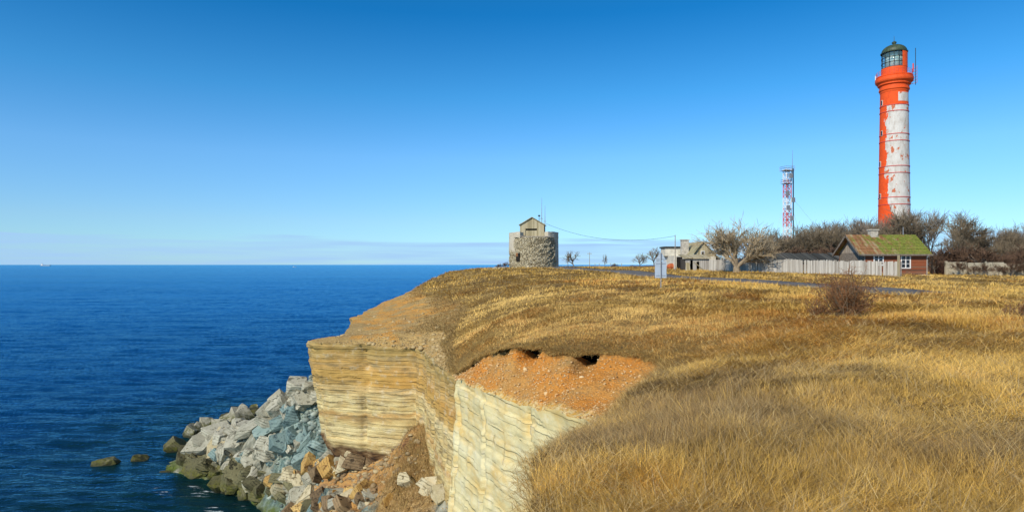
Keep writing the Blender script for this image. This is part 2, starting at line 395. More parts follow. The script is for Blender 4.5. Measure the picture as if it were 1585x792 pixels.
deep = n.mix(range_fac, (0.0008, 0.008, 0.017), deep)  # base colour goes near black towards the viewpoint, blue with distance
c = n.mix(n.math('MULTIPLY', shal, n.mr(n.noise(0.25, 5, p), 0.35, 0.65, 0.5, 1.0)), deep, (0.004, 0.022, 0.018))
fo = n.math('MULTIPLY', n.attr("foam", "Fac"), n.mr(n.noise(0.9, 8, n.map(p, (0.5, 1.6, 1)), 0.75), 0.56, 0.62))
c = n.mix(fo, c, (0.7, 0.75, 0.75))
h = n.math('ADD', n.math('MULTIPLY', w1, 0.6), n.math('MULTIPLY', w2, 1.5)); h = n.math('ADD', h, n.math('MULTIPLY', w3, 0.3))
bn = n.bump(h, 0.7, 0.7); M["sea"] = n.done(c, bn, n.mr(fo, 0, 1, 0.16, 0.8))
# ripples mirror the sky; seen through a polariser the mirror is weak and blue
t = n.t; df = t.nodes.new("ShaderNodeBsdfDiffuse"); gl = t.nodes.new("ShaderNodeBsdfGlossy"); fr = t.nodes.new("ShaderNodeFresnel"); ms_ = t.nodes.new("ShaderNodeMixShader")
n.L(c, df.inputs["Color"]); n.L(n.bump(h, 0.4, 0.5), df.inputs["Normal"]); gl.inputs["Color"].default_value = (0.30, 0.68, 0.95, 1); gl.inputs["Roughness"].default_value = 0.12
fr.inputs["IOR"].default_value = 1.33; n.L(bn, fr.inputs["Normal"]); n.L(bn, gl.inputs["Normal"])
n.L(n.math('MULTIPLY', n.mr(fr.outputs[0], 0.0, 1.0, 0.0, 0.90), n.math('SUBTRACT', 1.0, fo)), ms_.inputs[0]); n.L(df.outputs[0], ms_.inputs[1]); n.L(gl.outputs[0], ms_.inputs[2])
n.L(ms_.outputs[0], t.nodes["Material Output"].inputs[0])
# asphalt
n = NT("asphalt", 0.85)
p = n.pos()
c = n.ramp(n.noise(0.8, 6, p), [(0.35, (0.10, 0.09, 0.08)), (0.65, (0.19, 0.17, 0.145))])
M["asphalt"] = n.done(c, n.bump(n.noise(25, 4, p), 0.4, 0.02))
# planks (object space, boards along z or x)
def planks(name, axis, pitch, cols, dark, gap=0.06):
    n = NT(name, 0.9)
    s = n.sep(n.obj())
    a = {'x': s[0], 'y': s[1], 'z': s[2]}[axis]
    k = n.math('DIVIDE', a, pitch); fl = n.math('FLOOR', k); fr = n.math('SUBTRACT', k, fl)
    wn = n.t.nodes.new("ShaderNodeTexWhiteNoise"); wn.noise_dimensions = '1D'; n.L(fl, wn.inputs["W"])
    st = {'x': (14, 14, 1.2), 'y': (14, 14, 1.2), 'z': (1.2, 1.2, 14)}[axis]
    f = n.math('ADD', n.math('MULTIPLY', wn.outputs[0], 0.45), n.math('MULTIPLY', n.noise(1.3, 6, n.map(n.obj(), st)), 0.6))
    c = n.ramp(f, cols)
    g = n.math('MAXIMUM', n.mr(fr, gap, gap * 0.4), n.mr(fr, 1 - gap, 1 - gap * 0.4))
    c = n.mix(g, c, dark)
    M[name] = n.done(c, n.bump(n.math('SUBTRACT', f, g), 0.6, 0.03)); return n
planks("grey_planks", 'x', 0.16, [(0.25, (0.30, 0.27, 0.23)), (0.5, (0.44, 0.41, 0.36)), (0.8, (0.56, 0.53, 0.48))], (0.07, 0.06, 0.05))
planks("red_boards", 'z', 0.19, [(0.22, (0.09, 0.055, 0.04)), (0.4, (0.20, 0.075, 0.04)), (0.58, (0.31, 0.085, 0.035)), (0.75, (0.20, 0.13, 0.085))], (0.03, 0.015, 0.01))
planks("gable_boards", 'y', 0.17, [(0.25, (0.28, 0.22, 0.16)), (0.55, (0.4, 0.33, 0.26)), (0.8, (0.5, 0.43, 0.35))], (0.09, 0.07, 0.05))
planks("hut_boards", 'x', 0.22, [(0.25, (0.30, 0.25, 0.14)), (0.55, (0.46, 0.39, 0.24)), (0.8, (0.56, 0.49, 0.33))], (0.1, 0.08, 0.06))
planks("dark_roofing", 'x', 0.9, [(0.25, (0.035, 0.035, 0.03)), (0.6, (0.07, 0.07, 0.06)), (0.9, (0.16, 0.15, 0.13))], (0.015, 0.015, 0.015))
# mossy rusty roof
n = NT("mossy_roof", 0.9)
o = n.obj()
s = n.sep(o)
base = n.ramp(n.noise(0.9, 6, n.map(o, (2.4, 0.6, 0.6)), 0.65), [(0.3, (0.15, 0.06, 0.03)), (0.48, (0.27, 0.13, 0.055)), (0.62, (0.34, 0.27, 0.15)), (0.72, (0.18, 0.21, 0.05))])
moss = n.ramp(n.noise(6, 4, o), [(0.35, (0.09, 0.10, 0.02)), (0.52, (0.17, 0.20, 0.03)), (0.68, (0.24, 0.26, 0.04))])
f = n.math('ADD', n.noise(0.9, 6, n.map(o, (1.6, 0.5, 0.5)), 0.75), n.mr(s[0], 0.0, 7.0, -0.10, 0.13))
rust = n.math('MULTIPLY', n.mr(f, 0.43, 0.52), n.mr(n.noise(2.6, 6, o, 0.7), 0.36, 0.46))
c = n.mix(rust, base, moss)
row = n.math('FRACT', n.math('MULTIPLY', s[2], 2.6)); c = n.mix(n.mr(row, 0.12, 0.02, 0, 0.6), c, (0.05, 0.035, 0.02))
M["mossy_roof"] = n.done(c, n.bump(n.noise(9, 6, o), 1.0, 0.06))
plain("olive_roof", (0.33, 0.29, 0.17), 0.9, 0.35, 1.2)
plain("plaster", (0.62, 0.58, 0.48), 0.9, 0.25, 1.5)
plain("white_paint", (0.78, 0.76, 0.72), 0.6, 0.08, 5)
plain("grey_metal", (0.30, 0.31, 0.32), 0.55, 0.2, 5, 0.5, 0.4)
plain("sign_back", (0.42, 0.50, 0.58), 0.45, 0.06, 2, 0.5)
plain("black_iron", (0.03, 0.035, 0.03), 0.6, 0.4, 5)
plain("dome_copper", (0.05, 0.07, 0.035), 0.5, 0.5, 2.0, 0.4)
plain("tower_orange", (0.80, 0.10, 0.018), 0.6, 0.12, 1.2)
plain("mast_red", (0.60, 0.09, 0.07), 0.6, 0.1, 2)
plain("mast_white", (0.75, 0.74, 0.72), 0.6, 0.1, 2)
plain("chimney_stone", (0.45, 0.41, 0.34), 0.95, 0.3, 3)
plain("barn_door", (0.42, 0.11, 0.04), 0.85, 0.3, 2)
plain("shade_black", (0.02, 0.018, 0.015), 0.9, 0.3, 2)  # near-black: painted shade of openings, also the plain door and downpipe colour
plain("bark", (0.26, 0.20, 0.13), 0.95, 0.4, 4)
plain("bark_grey", (0.20, 0.165, 0.13), 0.95, 0.4, 4)
plain("twig_grey", (0.20, 0.155, 0.10), 0.95, 0.3, 2)
plain("twig_tan", (0.38, 0.30, 0.19), 0.95, 0.3, 2)
plain("twig_red", (0.24, 0.115, 0.05), 0.95, 0.4, 2)
plain("twig_dark", (0.115, 0.068, 0.042), 0.95, 0.45, 0.6)
plain("pole_wood", (0.33, 0.29, 0.24), 0.9, 0.3, 3)
n = NT("dark_glass", 0.08, 0.6); M["glass_dark"] = n.done((0.015, 0.018, 0.022))
n = NT("lantern_glass", 0.05, 0.8); n.b.inputs["Alpha"].default_value = 0.28
M["lantern_glass"] = n.done((0.25, 0.45, 0.5))
n = NT("lens_glass", 0.1, 0.8)
M["lens"] = n.done(n.ramp(n.noise(1.0, 3, n.map(n.obj(), (3.2, 3.2, 0.4))), [(0.35, (0.18, 0.36, 0.36)), (0.47, (0.5, 0.65, 0.55)), (0.53, (0.9, 0.85, 0.65)), (0.6, (0.15, 0.35, 0.45)), (0.7, (0.6, 0.7, 0.6))]))
# ------------------------------------------------------------------ cliff-edge stations: turf edge G, rock rim K, foot F(z)
# (turf bearing, drop, distance), (rim ...), rim hollow 0/1, foot height, outward batter at foot, kind 0 pale rock / 1 yellow rock
ST = [
 ((-300, 500, 0), None, 0, 6, 0, 0)]
def st(g, r, hole=0.0, foot=3.0, bat=0.3, kind=0): ST.append((at(*g), at(*r), hole, foot, bat, kind))
ST = []
def raw(gx, gy, gz, foot=3.0): ST.append((np.array([gx, gy, gz]), np.array([gx + 0.05, gy, gz - 0.6]), 0.0, foot, 0.2, 0))
raw(-9, -34, 13.2); raw(-5, -16, 13.6); raw(-2.2, -5, 13.9); raw(-1.0, 0, 13.9); raw(-0.25, 3.5, 13.8)
st((830, 792, 6), (834, 850, 6), 0, 3)
st((828, 740, 7.3), (836, 800, 7.3), 0, 3)
st((836, 698, 8.7), (842, 745, 8.7), 0, 3)
st((868, 680, 9.7), (872, 702, 9.7), 0, 3)
st((912, 668, 11.0), (902, 668, 11.5), 0, 3)
st((962, 628, 13.2), (925, 660, 13.2), 0, 3)
st((1003, 592, 16), (938, 652, 14.6), 0.15, 3)
st((1036, 562, 18.6), (918, 650, 15.6), 0.7, 3)
st((960, 545, 20), (892, 643, 16.5), 0.45, 3)
st((900, 543, 20.6), (862, 637, 17.5), 0.9, 3)
st((855, 542, 21.3), (822, 630, 18.9), 0.9, 3)
st((800, 531, 22.6), (782, 620, 20.4), 0.8, 3)
st((765, 539, 24.3), (748, 606, 22.2), 0.15, 3)
st((728, 560, 25.6), (722, 592, 24.2), 0.05, 3)
st((712, 574, 26.4), (706, 586, 25.2), 0.0, 3, 0.5)
st((707, 566, 27.4), (709, 578, 26.9), 0.0, 3.4, 0.1, 1)
st((704, 556, 29), (694, 574, 28.3), 0.0, 3.8, 0.1, 1)
st((695, 535, 32.5), (672, 556, 32), 0.0, 4.2, 0.1, 1)
st((702, 517, 36), (653, 541, 36.8), 0.0, 4.8, 0, 1)
st((703, 512, 37.5), (642, 539, 37.8), 0.0, 4.9, 0, 1)
st((704, 508, 38.3), (600, 537, 38.1), 0.0, 4.8, 0, 1)
st((705, 504, 39.2), (540, 532, 38.6), 0.0, 5.2, -0.1, 1)
st((708, 499, 40.3), (487, 530, 39.0), 0.0, 5.4, -0.9, 1)
st((709, 497, 40.9), (478, 527, 39.9), 0.0, 5.5, -0.9, 1)
st((711, 493, 42.4), (494, 525, 42), 0.0, 5.5, -0.5, 1)
st((715, 487, 45.5), (530, 521, 46.5), 0.0, 5, 0, 1)
st((719, 479, 50), (540, 509, 50), 0.0, 4, 0, 1)
st((717, 474, 53), (546, 499, 55), 0.0, 3, 0.2, 1)
st((706, 468, 56), (541, 493, 57.5), 0.0, 3, 0.2, 1)
st((690, 462, 60), (552, 489, 62), 0.0, 2, 0.5, 1)
st((652, 452, 70), (584, 472, 75), 0.0, 1, 1, 1)
st((655, 440, 86), (625, 455, 90), 0.0, 1, 1, 1)
st((680, 428, 103), (664, 440, 107), 0.0, 0, 1, 1)
st((700, 419.5, 122), (693, 426, 125), 0.0, 0, 1, 1)
def raw2(x, y, z): ST.append((np.array([x, y, z]), np.array([x - 3.0, y + 0.6, z - 2.4]), 0.0, 0.0, 1.0, 1))
raw2(-7.5, 150, 15.2); raw2(-2, 190, 15.4); raw2(22, 245, 15.4); raw2(80, 330, 15.3); raw2(210, 430, 15.2); raw2(420, 560, 15.2)

# dense resampling of the stations
SG, SK, SH, SF, SB, SKI, SI = [], [], [], [], [], [], []
for i in range(len(ST) - 1):
    g0, k0, h0, f0, b0, q0 = ST[i]; g1, k1, h1, f1, b1, q1 = ST[i + 1]
    ln = max(np.linalg.norm((g1 - g0)[:2]), np.linalg.norm((k1 - k0)[:2])); d = max(3.0, abs(min(g0[1], g1[1])))
    if g0[1] < -1: d = 30
    sp = max(0.10, 0.0048 * d) if d < 60 else 0.012 * d
    nn = max(1, int(ln / sp))
    for t in np.arange(nn) / nn:
        SG.append(g0 + (g1 - g0) * t); SK.append(k0 + (k1 - k0) * t); SH.append(h0 + (h1 - h0) * t)
        SF.append(f0 + (f1 - f0) * t); SB.append(b0 + (b1 - b0) * t); SKI.append(q0); SI.append(i + t)
SG, SK = np.array(SG), np.array(SK); SH, SF, SB, SKI, SI = map(np.array, (SH, SF, SB, SKI, SI))
def smooth(a, k):
    ker = np.hanning(2 * k + 3)[1:-1]; ker /= ker.sum(); pad = len(ker) // 2
    return np.stack([np.convolve(np.pad(a[:, j], pad, 'edge'), ker, 'valid') for j in range(a.shape[1])], 1)
SG = smooth(SG, 4); SKs = smooth(SK, 1)
SK = SKs
arc = np.concatenate([[0], np.cumsum(np.linalg.norm(np.diff(SG[:, :2], axis=0), axis=1))])
rs = np.clip(np.abs(SG[:, 1]) / 25, 0.5, 3)
def normals2(P, k):
    T = np.gradient(smooth(P, k), axis=0)[:, :2]; T /= np.linalg.norm(T, axis=1)[:, None] + 1e-9
    return np.stack([-T[:, 1], T[:, 0]], 1)
NG, NK = normals2(SG, 8), normals2(SK, 5)
jag = (fbm(arc * 1.3, 0, 0, 5, 5) * 0.26 + fbm(arc * 6, 2, 0, 15, 3) * 0.10) * np.clip(SG[:, 1] / 20, 0.5, 3)
SG[:, :2] += NG * jag[:, None]
arcK = np.concatenate([[0], np.cumsum(np.linalg.norm(np.diff(SK[:, :2], axis=0), axis=1))])
blk = np.floor(arcK / 1.9 + 0.7 * vnoise(arcK * 0.4, 3))
jk = (fbm(arcK * 0.9, 1, 0, 9, 5) * 0.22 + (vnoise(blk * 7.31, 0.5, 0, 3) - 0.5) * 0.28) * np.where(SKI == 0, 0.45, 1)
amp = np.where(SG[:, 1] < 12, 0.3, 1.0)
SK[:, :2] += NK * (jk * amp)[:, None]
SK[:, 2] += fbm(arcK * 1.5, 4, 0, 12, 4) * 0.12

# ------------------------------------------------------------------ ground heights (thin-plate spline through surveyed points)
GP = [g for g, *_ in ST if g[1] < 130]
for a in [(1200, 792, 5.5), (1585, 792, 5.6), (900, 792, 5.9), (1000, 700, 7.4), (1300, 700, 7.3), (1585, 700, 7.2), (1020, 640, 11.0), (1200, 600, 10.8), (1585, 600, 10.4),
          (1070, 580, 15.0), (1200, 520, 18), (1400, 520, 17), (1585, 520, 16), (1300, 490, 22), (1585, 480, 25), (1100, 495, 24), (1000, 500, 25), (900, 510, 24), (820, 520, 24.5),
          (760, 505, 30), (760, 478, 40), (850, 480, 30), (950, 470, 33), (900, 450, 45), (780, 450, 55), (730, 452, 62), (1023, 445, 40), (1100, 450, 37), (1200, 440, 50), (1440, 455, 36),
          (1300, 452, 37), (900, 430, 70), (800, 429, 76), (1023, 428, 75), (720, 430, 88), (740, 419, 110), (900, 418, 100), (826, 413.5, 115), (920, 419, 104), (1110, 420, 95), (1250, 423, 84), (1395, 428, 75), (1400, 425, 81),
          (1585, 428, 83), (1050, 416, 106), (1000, 414.5, 135), (887, 414, 125), (1140, 421, 90), (1383, 420, 148), (1200, 417, 130), (1700, 450, 50), (1900, 440, 60)]:
    GP.append(at(*a))
for x, y, z in [(0, 0, 14.1), (4, -2, 14.1), (10, 0, 14.2), (4, 3, 14.0), (20, 0, 14.3), (10, -15, 14.3), (30, -25, 14.5), (60, -20, 14.5), (70, 30, 14.6), (130, 60, 14.8), (130, 130, 15), (0, 160, 15.4), (60, 200, 15.4),
                (10, 190, 15.45), (200, 200, 15.3), (100, 330, 15.3), (300, 300, 15.3), (300, 100, 15), (300, -30, 14.8), (420, 500, 15.2)]:
    GP.append(np.array([x, y, z], float))
GP = np.array(GP)
def tps_fit(P, lam=0.02, zc=2):
    X = P[:, :2] / 40.0; n = len(P)
    d2 = ((X[:, None] - X[None]) ** 2).sum(-1); K = 0.5 * d2 * np.log(d2 + 1e-9) + np.eye(n) * lam
    Pm = np.concatenate([np.ones((n, 1)), X], 1); A = np.zeros((n + 3, n + 3)); A[:n, :n] = K; A[:n, n:] = Pm; A[n:, :n] = Pm.T
    w = np.linalg.solve(A, np.concatenate([P[:, zc], np.zeros(3)])); return X, w
def tps_eval(F, x, y):
    X, w = F; q = np.stack([np.ravel(x), np.ravel(y)], 1) / 40.0; out = np.empty(len(q))
    for a in range(0, len(q), 60000):
        b = q[a:a + 60000]; d2 = ((b[:, None] - X[None]) ** 2).sum(-1)
        out[a:a + 60000] = (0.5 * d2 * np.log(d2 + 1e-9)) @ w[:-3] + w[-3] + b @ w[-2:]
    return out.reshape(np.shape(x))
GF = tps_fit(GP, 0.0015)
def ground(x, y):
    z = tps_eval(GF, x, y); d = np.hypot(x, y)
    z = z + fbm(np.asarray(x) * 0.35, np.asarray(y) * 0.35, 0, 31, 3) * 0.13 * np.clip(d / 10, 0.5, 1) + fbm(np.asarray(x) * 1.6, np.asarray(y) * 1.6, 0, 41, 3) * 0.05 + fbm(np.asarray(x) * 0.75, np.asarray(y) * 0.75, 0, 43, 2) * 0.11 * (d < 40)
    return z
def gz(x, y): return float(ground(np.array([float(x)]), np.array([float(y)]))[0])

# land sheet: triangles inside the turf edge
SG[:, 2] = 0.5 * SG[:, 2] + 0.5 * ground(SG[:, 0], SG[:, 1])
poly = [tuple(p[:2]) for p in SG] + [(430, 500), (430, -40), (60, -40)]
PA = np.array(poly)
sub = PA[::6] if len(PA) > 60 else PA
sub = np.concatenate([SG[::4, :2], PA[-3:]])
def inside(x, y):
    r = np.zeros(len(x), bool); n = len(sub); j = n - 1
    for i in range(n):
        xi, yi, xj, yj = *sub[i], *sub[j]
        if yi != yj:
            c = ((yi > y) != (yj > y)); r ^= c & (x < (xj - xi) * (y - yi) / (yj - yi) + xi)
        j = i
    return r
def edge_dist(x, y):
    d = np.full(len(x), 1e9)
    for p in SG[::5]: d = np.minimum(d, (x - p[0]) ** 2 + (y - p[1]) ** 2)
    return np.sqrt(d)
pr, pa = [], []
r = 1.5
while r < 620:
    sp = max(0.22, 0.022 * r); k = int(2 * math.pi * r / (sp * 1.2)); th = (np.arange(k) + RS.rand(k) * 0.6) / k * 2 * math.pi
    hot = (np.cos(th - R(90 - 8)) > 0.5)
    keep = hot | (RS.rand(k) < 0.12)
    pr.append(np.stack([(r + RS.rand(k) * sp * .6) * np.cos(th), (r + RS.rand(k) * sp * .6) * np.sin(th)], 1)[keep]); r += sp
pts = np.concatenate(pr); pts = pts[inside(pts[:, 0], pts[:, 1])]
ed = edge_dist(pts[:, 0], pts[:, 1]); pts = pts[ed > np.clip(0.012 * np.hypot(pts[:, 0], pts[:, 1]), 0.25, 4)]
allp = [Vector(p) for p in poly] + [Vector(p) for p in pts]
vo, eo, fo_, *_ = delaunay_2d_cdt(allp, [], [list(range(len(poly)))], 1, 1e-5)
vo = np.array([tuple(v) for v in vo]); vz = ground(vo[:, 0], vo[:, 1])
edz = {}
# turf edge vertices take the edge's own height
for i in range(len(SG)):
    if i < len(vo) and abs(vo[i, 0] - SG[i, 0]) < 1e-4 and abs(vo[i, 1] - SG[i, 1]) < 1e-4: vz[i] = SG[i, 2]
g = np_mesh("ground", np.column_stack([vo, vz]), None, [f for f in fo_ if len(f) == 3], M["turf"], smooth=True)
tag(g, "dry golden grassy clifftop plateau", "ground", kind="structure")

# hanging turf lip: curls over the edge
rows = []; nl = 6
fade = np.clip(sstep(26.8, 28.5, SG[:, 1]) * (SG[:, 1] < 128), 0, 1)
hang = 0.03 + (0.07 + 0.18 * np.clip(fbm(arc * 2.1, 8, 0, 21, 4) + 0.4, 0, 1.4)) * (1 - fade)
for j in range(nl):
    t = j / (nl - 1)
    out = 0.10 * math.sin(t * 2.6) * rs * (1 - 0.8 * fade)
    P = SG.copy(); P[:, :2] += NG * (out + fbm(arc * 4, j * 0.7, 0, 23, 3) * 0.05 * t)[:, None]; P[:, 2] -= hang * t ** 1.4 * np.minimum(rs, 1.2)
    rows.append(P)
V = np.concatenate(rows)
o = np_mesh("turf_lip", V, grid_faces(nl, len(SG)), None, M["turf"], smooth=True)
tag(o, "frayed turf lip overhanging the orange scarp", "turf edge", kind="structure")

# soil and scree slope between turf and rim
ns = 46; rows = []; low = []
th = SH * 0.62 * np.clip(-0.25 + 4.2 * fbm(arc * 1.1, 2, 0, 33, 3), 0, 1.3)
wid = np.linalg.norm((SK - SG)[:, :2], axis=1)
for j in range(ns):
    t = j / (ns - 1)
    P = SG * (1 - t) + SK * t
    sag = 4 * t * (1 - t)
    setb = 0.12 * (1 - fade) + 0.03 + th * 1.0
    P[:, :2] -= NG * (setb * (1 - t) ** 3)[:, None]
    P[:, 2] -= (0.05 * (1 - fade) + 0.01 + th * 0.55) * (1 - t) ** 2.5 + sag * 0.035 * np.minimum(wid, 4)
    dmp = sag ** 0.5 if 0 < t < 1 else 0
    nn_ = fbm(P[:, 0] * 0.8, P[:, 1] * 0.8, P[:, 2] * 0.8, 51, 5) * 0.22 + fbm(P[:, 0] * 4, P[:, 1] * 4, P[:, 2] * 4, 57, 3) * 0.06
    P[:, 2] += nn_ * dmp * np.clip(wid / 3, 0.2, 1.5)
    rows.append(P); low.append(np.where(SKI == 0, sstep(0.86, 0.97, t + 0.05 * fbm(arcK * 1.2, 7, 0, 3)), 0.0) * np.ones(len(P)))
SLOPE = np.array(rows)
o = np_mesh("scree_slope", SLOPE.reshape(-1, 3), grid_faces(ns, len(SG)), None, M["orange"], smooth=True, attrs={"low": np.concatenate(low)})
tag(o, "bare orange gravelly soil slope between the turf and the rock", "slope", kind="structure")

# rock faces
def face(name, sel, mat, label, nr=170, bed=0.30, bamp=0.10, rg=1.0, und=0.22):
    i0, i1 = np.where(sel)[0][[0, -1]]; i1 = min(i1 + 2, len(SK))
    K = SK[i0:i1]; N = NK[i0:i1]; A = arcK[i0:i1]; F = SF[i0:i1]; B = SB[i0:i1]
    rows, low = [], []
    ks = np.round(A * 0.13 + 2.4 * fbm(A * 0.2, 0, 0, 61, 2))
    for j in range(nr):
        t = j / (nr - 1)
        z = K[:, 2] + (F + fbm(A * 0.6, 2, 0, 71, 3) * 0.5 - K[:, 2]) * t
        zz = z + 0.10 * fbm(A * 0.12, 5, 0, 63, 2)
        bi = np.floor(zz / bed + 0.6 * vnoise(zz * 1.1, 0.5, 0, 5)); fr = zz / bed + 0.6 * vnoise(zz * 1.1, 0.5, 0, 5) - bi
        chunk = np.floor(A / 2.3 + 3 * vnoise(bi * 3.7, 1.5, 0, 9))
        off = (vnoise(bi * 5.13, 0.5, 0, 65) - 0.5) * 2 * bamp + (vnoise(bi * 5.13, chunk * 3.3, 0.5, 67) - 0.5) * bamp * 1.3
        off = off - (fr < 0.14) * bamp * 0.55
        off = off + fbm(A * 0.4, z * 0.3, 0, 69, 5) * und + (fbm(A * 1.1, z * 1.6, 0, 75, 4) * 0.10 + fbm(A * 3.2, z * 4.5, 0, 70, 3) * 0.05) * rg
        # vertical joints
        jn = np.abs(((A + 0.35 * fbm(z * 0.7, 3, 0, 77, 3)) / 3.3) % 1 - 0.5) * 3.3
        off = off - 0.28 * np.exp(-(jn / 0.06) ** 2) * (vnoise(np.floor(A / 3.3) * 1.7, z * 0.3, 0, 79) > 0.35)
        off = off * sstep(0, 0.03, t) + B * t - 0.0
        P = np.column_stack([K[:, :2] + N * off[:, None], z]); rows.append(P); low.append(np.zeros(len(P)))
    base = rows[-1]
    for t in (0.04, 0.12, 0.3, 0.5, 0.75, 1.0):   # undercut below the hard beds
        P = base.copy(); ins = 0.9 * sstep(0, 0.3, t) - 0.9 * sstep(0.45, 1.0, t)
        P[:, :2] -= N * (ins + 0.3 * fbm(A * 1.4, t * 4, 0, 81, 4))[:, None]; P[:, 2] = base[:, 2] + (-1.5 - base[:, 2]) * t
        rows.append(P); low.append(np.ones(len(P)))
    V = np.array(rows)
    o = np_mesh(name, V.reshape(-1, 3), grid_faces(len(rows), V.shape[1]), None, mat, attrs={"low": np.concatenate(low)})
    return tag(o, label, "cliff", kind="structure")
iy = np.where(SKI == 1)[0][0]
face("cliff", (np.arange(len(SK)) < iy), M["lime_white"], "pale cream limestone cliff face nearest the viewer", 170, 0.5, 0.035, 0.7, 0.12)
face("cliff", (np.arange(len(SK)) >= iy) & (SK[:, 1] < 61), M["lime_yellow"], "yellow bedded limestone cliff headland", 220, 0.24, 0.045, 0.8)
face("cliff", (SK[:, 1] >= 59.5) & (np.arange(len(SK)) > iy), M["lime_yellow"], "far limestone cliff hidden below the clifftop", 30, 0.6, 0.3)

# ------------------------------------------------------------------ talus below the cliff
TP = [at(*a) for a in [(560, 702, 39.5), (500, 692, 41.5), (478, 603, 44.5), (440, 642, 44.8), (505, 702, 41), (450, 722, 42.5), (500, 645, 42.5), (420, 632, 46.5), (390, 658, 47.5), (350, 672, 50), (312, 692, 52),
      (290, 704, 53.5), (330, 745, 47.6), (385, 772, 44.3), (400, 795, 41.8), (450, 770, 41), (520, 770, 38), (600, 712, 38), (545, 738, 38.5), (645, 665, 36.6), (625, 700, 36), (690, 765, 29.5), (600, 742, 33.5), (640, 772, 31),
      (590, 792, 32), (520, 792, 35.5), (450, 792, 39.3), (660, 700, 34), (480, 740, 40.5), (420, 700, 45), (370, 710, 48.5), (460, 660, 43.5), (470, 700, 42.3), (492, 612, 44.5), (455, 620, 45.5), (505, 660, 41.6), (472, 650, 42.8)]]
for x, y, z in [(-12, 48, 7), (-13, 55, 5), (-15, 62, 4), (-20, 60, 0.2), (-24, 58, -0.6), (-17, 52, 4.2), (-30, 56, -0.7), (-32, 50, -1.2), (-27, 46, -1.0), (-22, 42, -1.0), (-20, 36, -1.0), (-15, 36, 0.1), (-14, 30, -0.2), (-10, 30, 3.0),
                (-12, 22, -0.5), (-7, 25, 3.4), (-4, 25, 4.2), (-6, 15, 2.5), (-11, 12, -1), (-3, 12, 3), (-8, 0, 0), (-4, 0, 2.5), (-40, 60, -1.6), (-40, 40, -1.6), (-17, 75, 1.0), (-23, 75, -1), (-14, 90, 1), (-20, 95, -1),
                (-4, 35, 6.5), (-5, 40, 7), (-2, 30, 6), (0, 20, 4), (-7, 41, 5), (-30, 80, -1.5), (-16, 14, -1.3), (-14, 0, -1.4)]:
    TP.append(np.array([x, y, z], float))
TF = tps_fit(np.array(TP), 0.0015)
def talus(x, y):
    z = tps_eval(TF, x, y)
    a = 0.25 + 0.75 * sstep(-16.5, -14, x) * 0 + 0.45 * sstep(-0.5, 2, z)
    tb = np.exp(-(((x + 13.4) / 2.4) ** 2 + ((y - 42.6) / 3.0) ** 2))
    z = z + tb * ((vnoise(np.floor(x * 1.9 + 1.2 * fbm(x * 1.3, y * 1.3, 0, 15, 2)) * 2.1, np.floor(y * 1.1 + fbm(x, y, 3, 16, 2)) * 3.7, 0, 97) - .5) * 1.3 + fbm(x * 2.2, y * 2.2, 0, 99, 3) * .35)
    return z + a * (fbm(x * 0.7, y * 0.7, 0, 91, 5) * 0.9 + (vnoise(np.floor(x * 1.3 + 0.8 * fbm(x, y, 0, 5, 2)) * 3.1, np.floor(y * 1.3 + 0.8 * fbm(x, y, 3, 6, 2)) * 2.7, 0, 93) - 0.5) * 0.5)
def tz(x, y): return float(talus(np.array([float(x)]), np.array([float(y)]))[0])
tx = np.arange(-42, 1.01, 0.14); ty = np.concatenate([np.arange(-5, 22, 0.6), np.arange(22, 62, 0.14), np.arange(62, 110, 0.8)])
GX, GY = np.meshgrid(tx, ty)
GZ = talus(GX.ravel(), GY.ravel())
x_, y_ = GX.ravel(), GY.ravel()
wob = fbm(x_ * 0.8, y_ * 0.8, 0, 95, 4)
teal = sstep(1.1, 0.6, np.hypot((x_ + 13.6) / 3.4, (y_ - 43) / 3.8) + wob * 0.5) + sstep(1.1, 0.7, np.hypot((x_ + 6.9) / 1.4, (y_ - 32.5) / 1.6) + wob * 0.5)
brown = sstep(1.15, 0.8, np.hypot((x_ + 4.4) / 2.9, (y_ - 33.5) / 4.6) + wob * 0.4)
rust = sstep(0.25, -0.15, np.hypot((x_ + 9.2) / 3.4, (y_ - 36.8) / 3.6) - 1 + wob * 0.7)
o = np_mesh("talus", np.column_stack([x_, y_, GZ]), grid_faces(len(ty), len(tx)), None, M["talus"], attrs={"teal": np.clip(teal, 0, 1), "brown": np.clip(brown, 0, 1), "rust": np.clip(rust, 0, 1)})
tag(o, "fallen rubble and clay bank below the cliff", "talus", kind="structure")

# ------------------------------------------------------------------ sea
rr = np.concatenate([[0.5, 10, 24], np.geomspace(37, 1300, 860), np.geomspace(1330, 160000, 90)])
aa = np.concatenate([np.linspace(R(-60), R(87), 60), np.linspace(R(88), R(131), 440), np.linspace(R(132), R(215), 40)])
RR, AA = np.meshgrid(rr, aa, indexing='ij'); X, Y = (RR * np.cos(AA)).ravel(), (RR * np.sin(AA)).ravel()
def wave(x, y):
    "wind ripples with long crests over a low swell"
    wx = x + 3 * fbm(x * .02, y * .02, 0, 501, 2)
    a = 1 - np.abs(fbm(wx * .10, y * .42 + wx * .03, 0, 503, 3)) * 2.2
    b_ = fbm(wx * .035, y * .13 - wx * .01, 0, 505, 2); c_ = 1 - np.abs(fbm(wx * .33 + y * .1, y * 1.05, 0, 507, 2)) * 2
    return 0.17 * a + 0.30 * b_ + 0.06 * c_
ZW = wave(X, Y); rad_ = np.hypot(X, Y)
ZW = (ZW - ZW.mean()) * sstep(1290, 500, rad_) * sstep(30, 38, rad_)
dsh = np.minimum(np.hypot((X + 19), (Y - 44)) / 14, np.hypot((X + 26) / 1.1, (Y - 54)) / 14)
dsh = np.minimum(dsh, np.hypot(X + 13, Y - 28) / 16); dsh = np.minimum(dsh, np.hypot(X + 31, Y - 66) / 12)
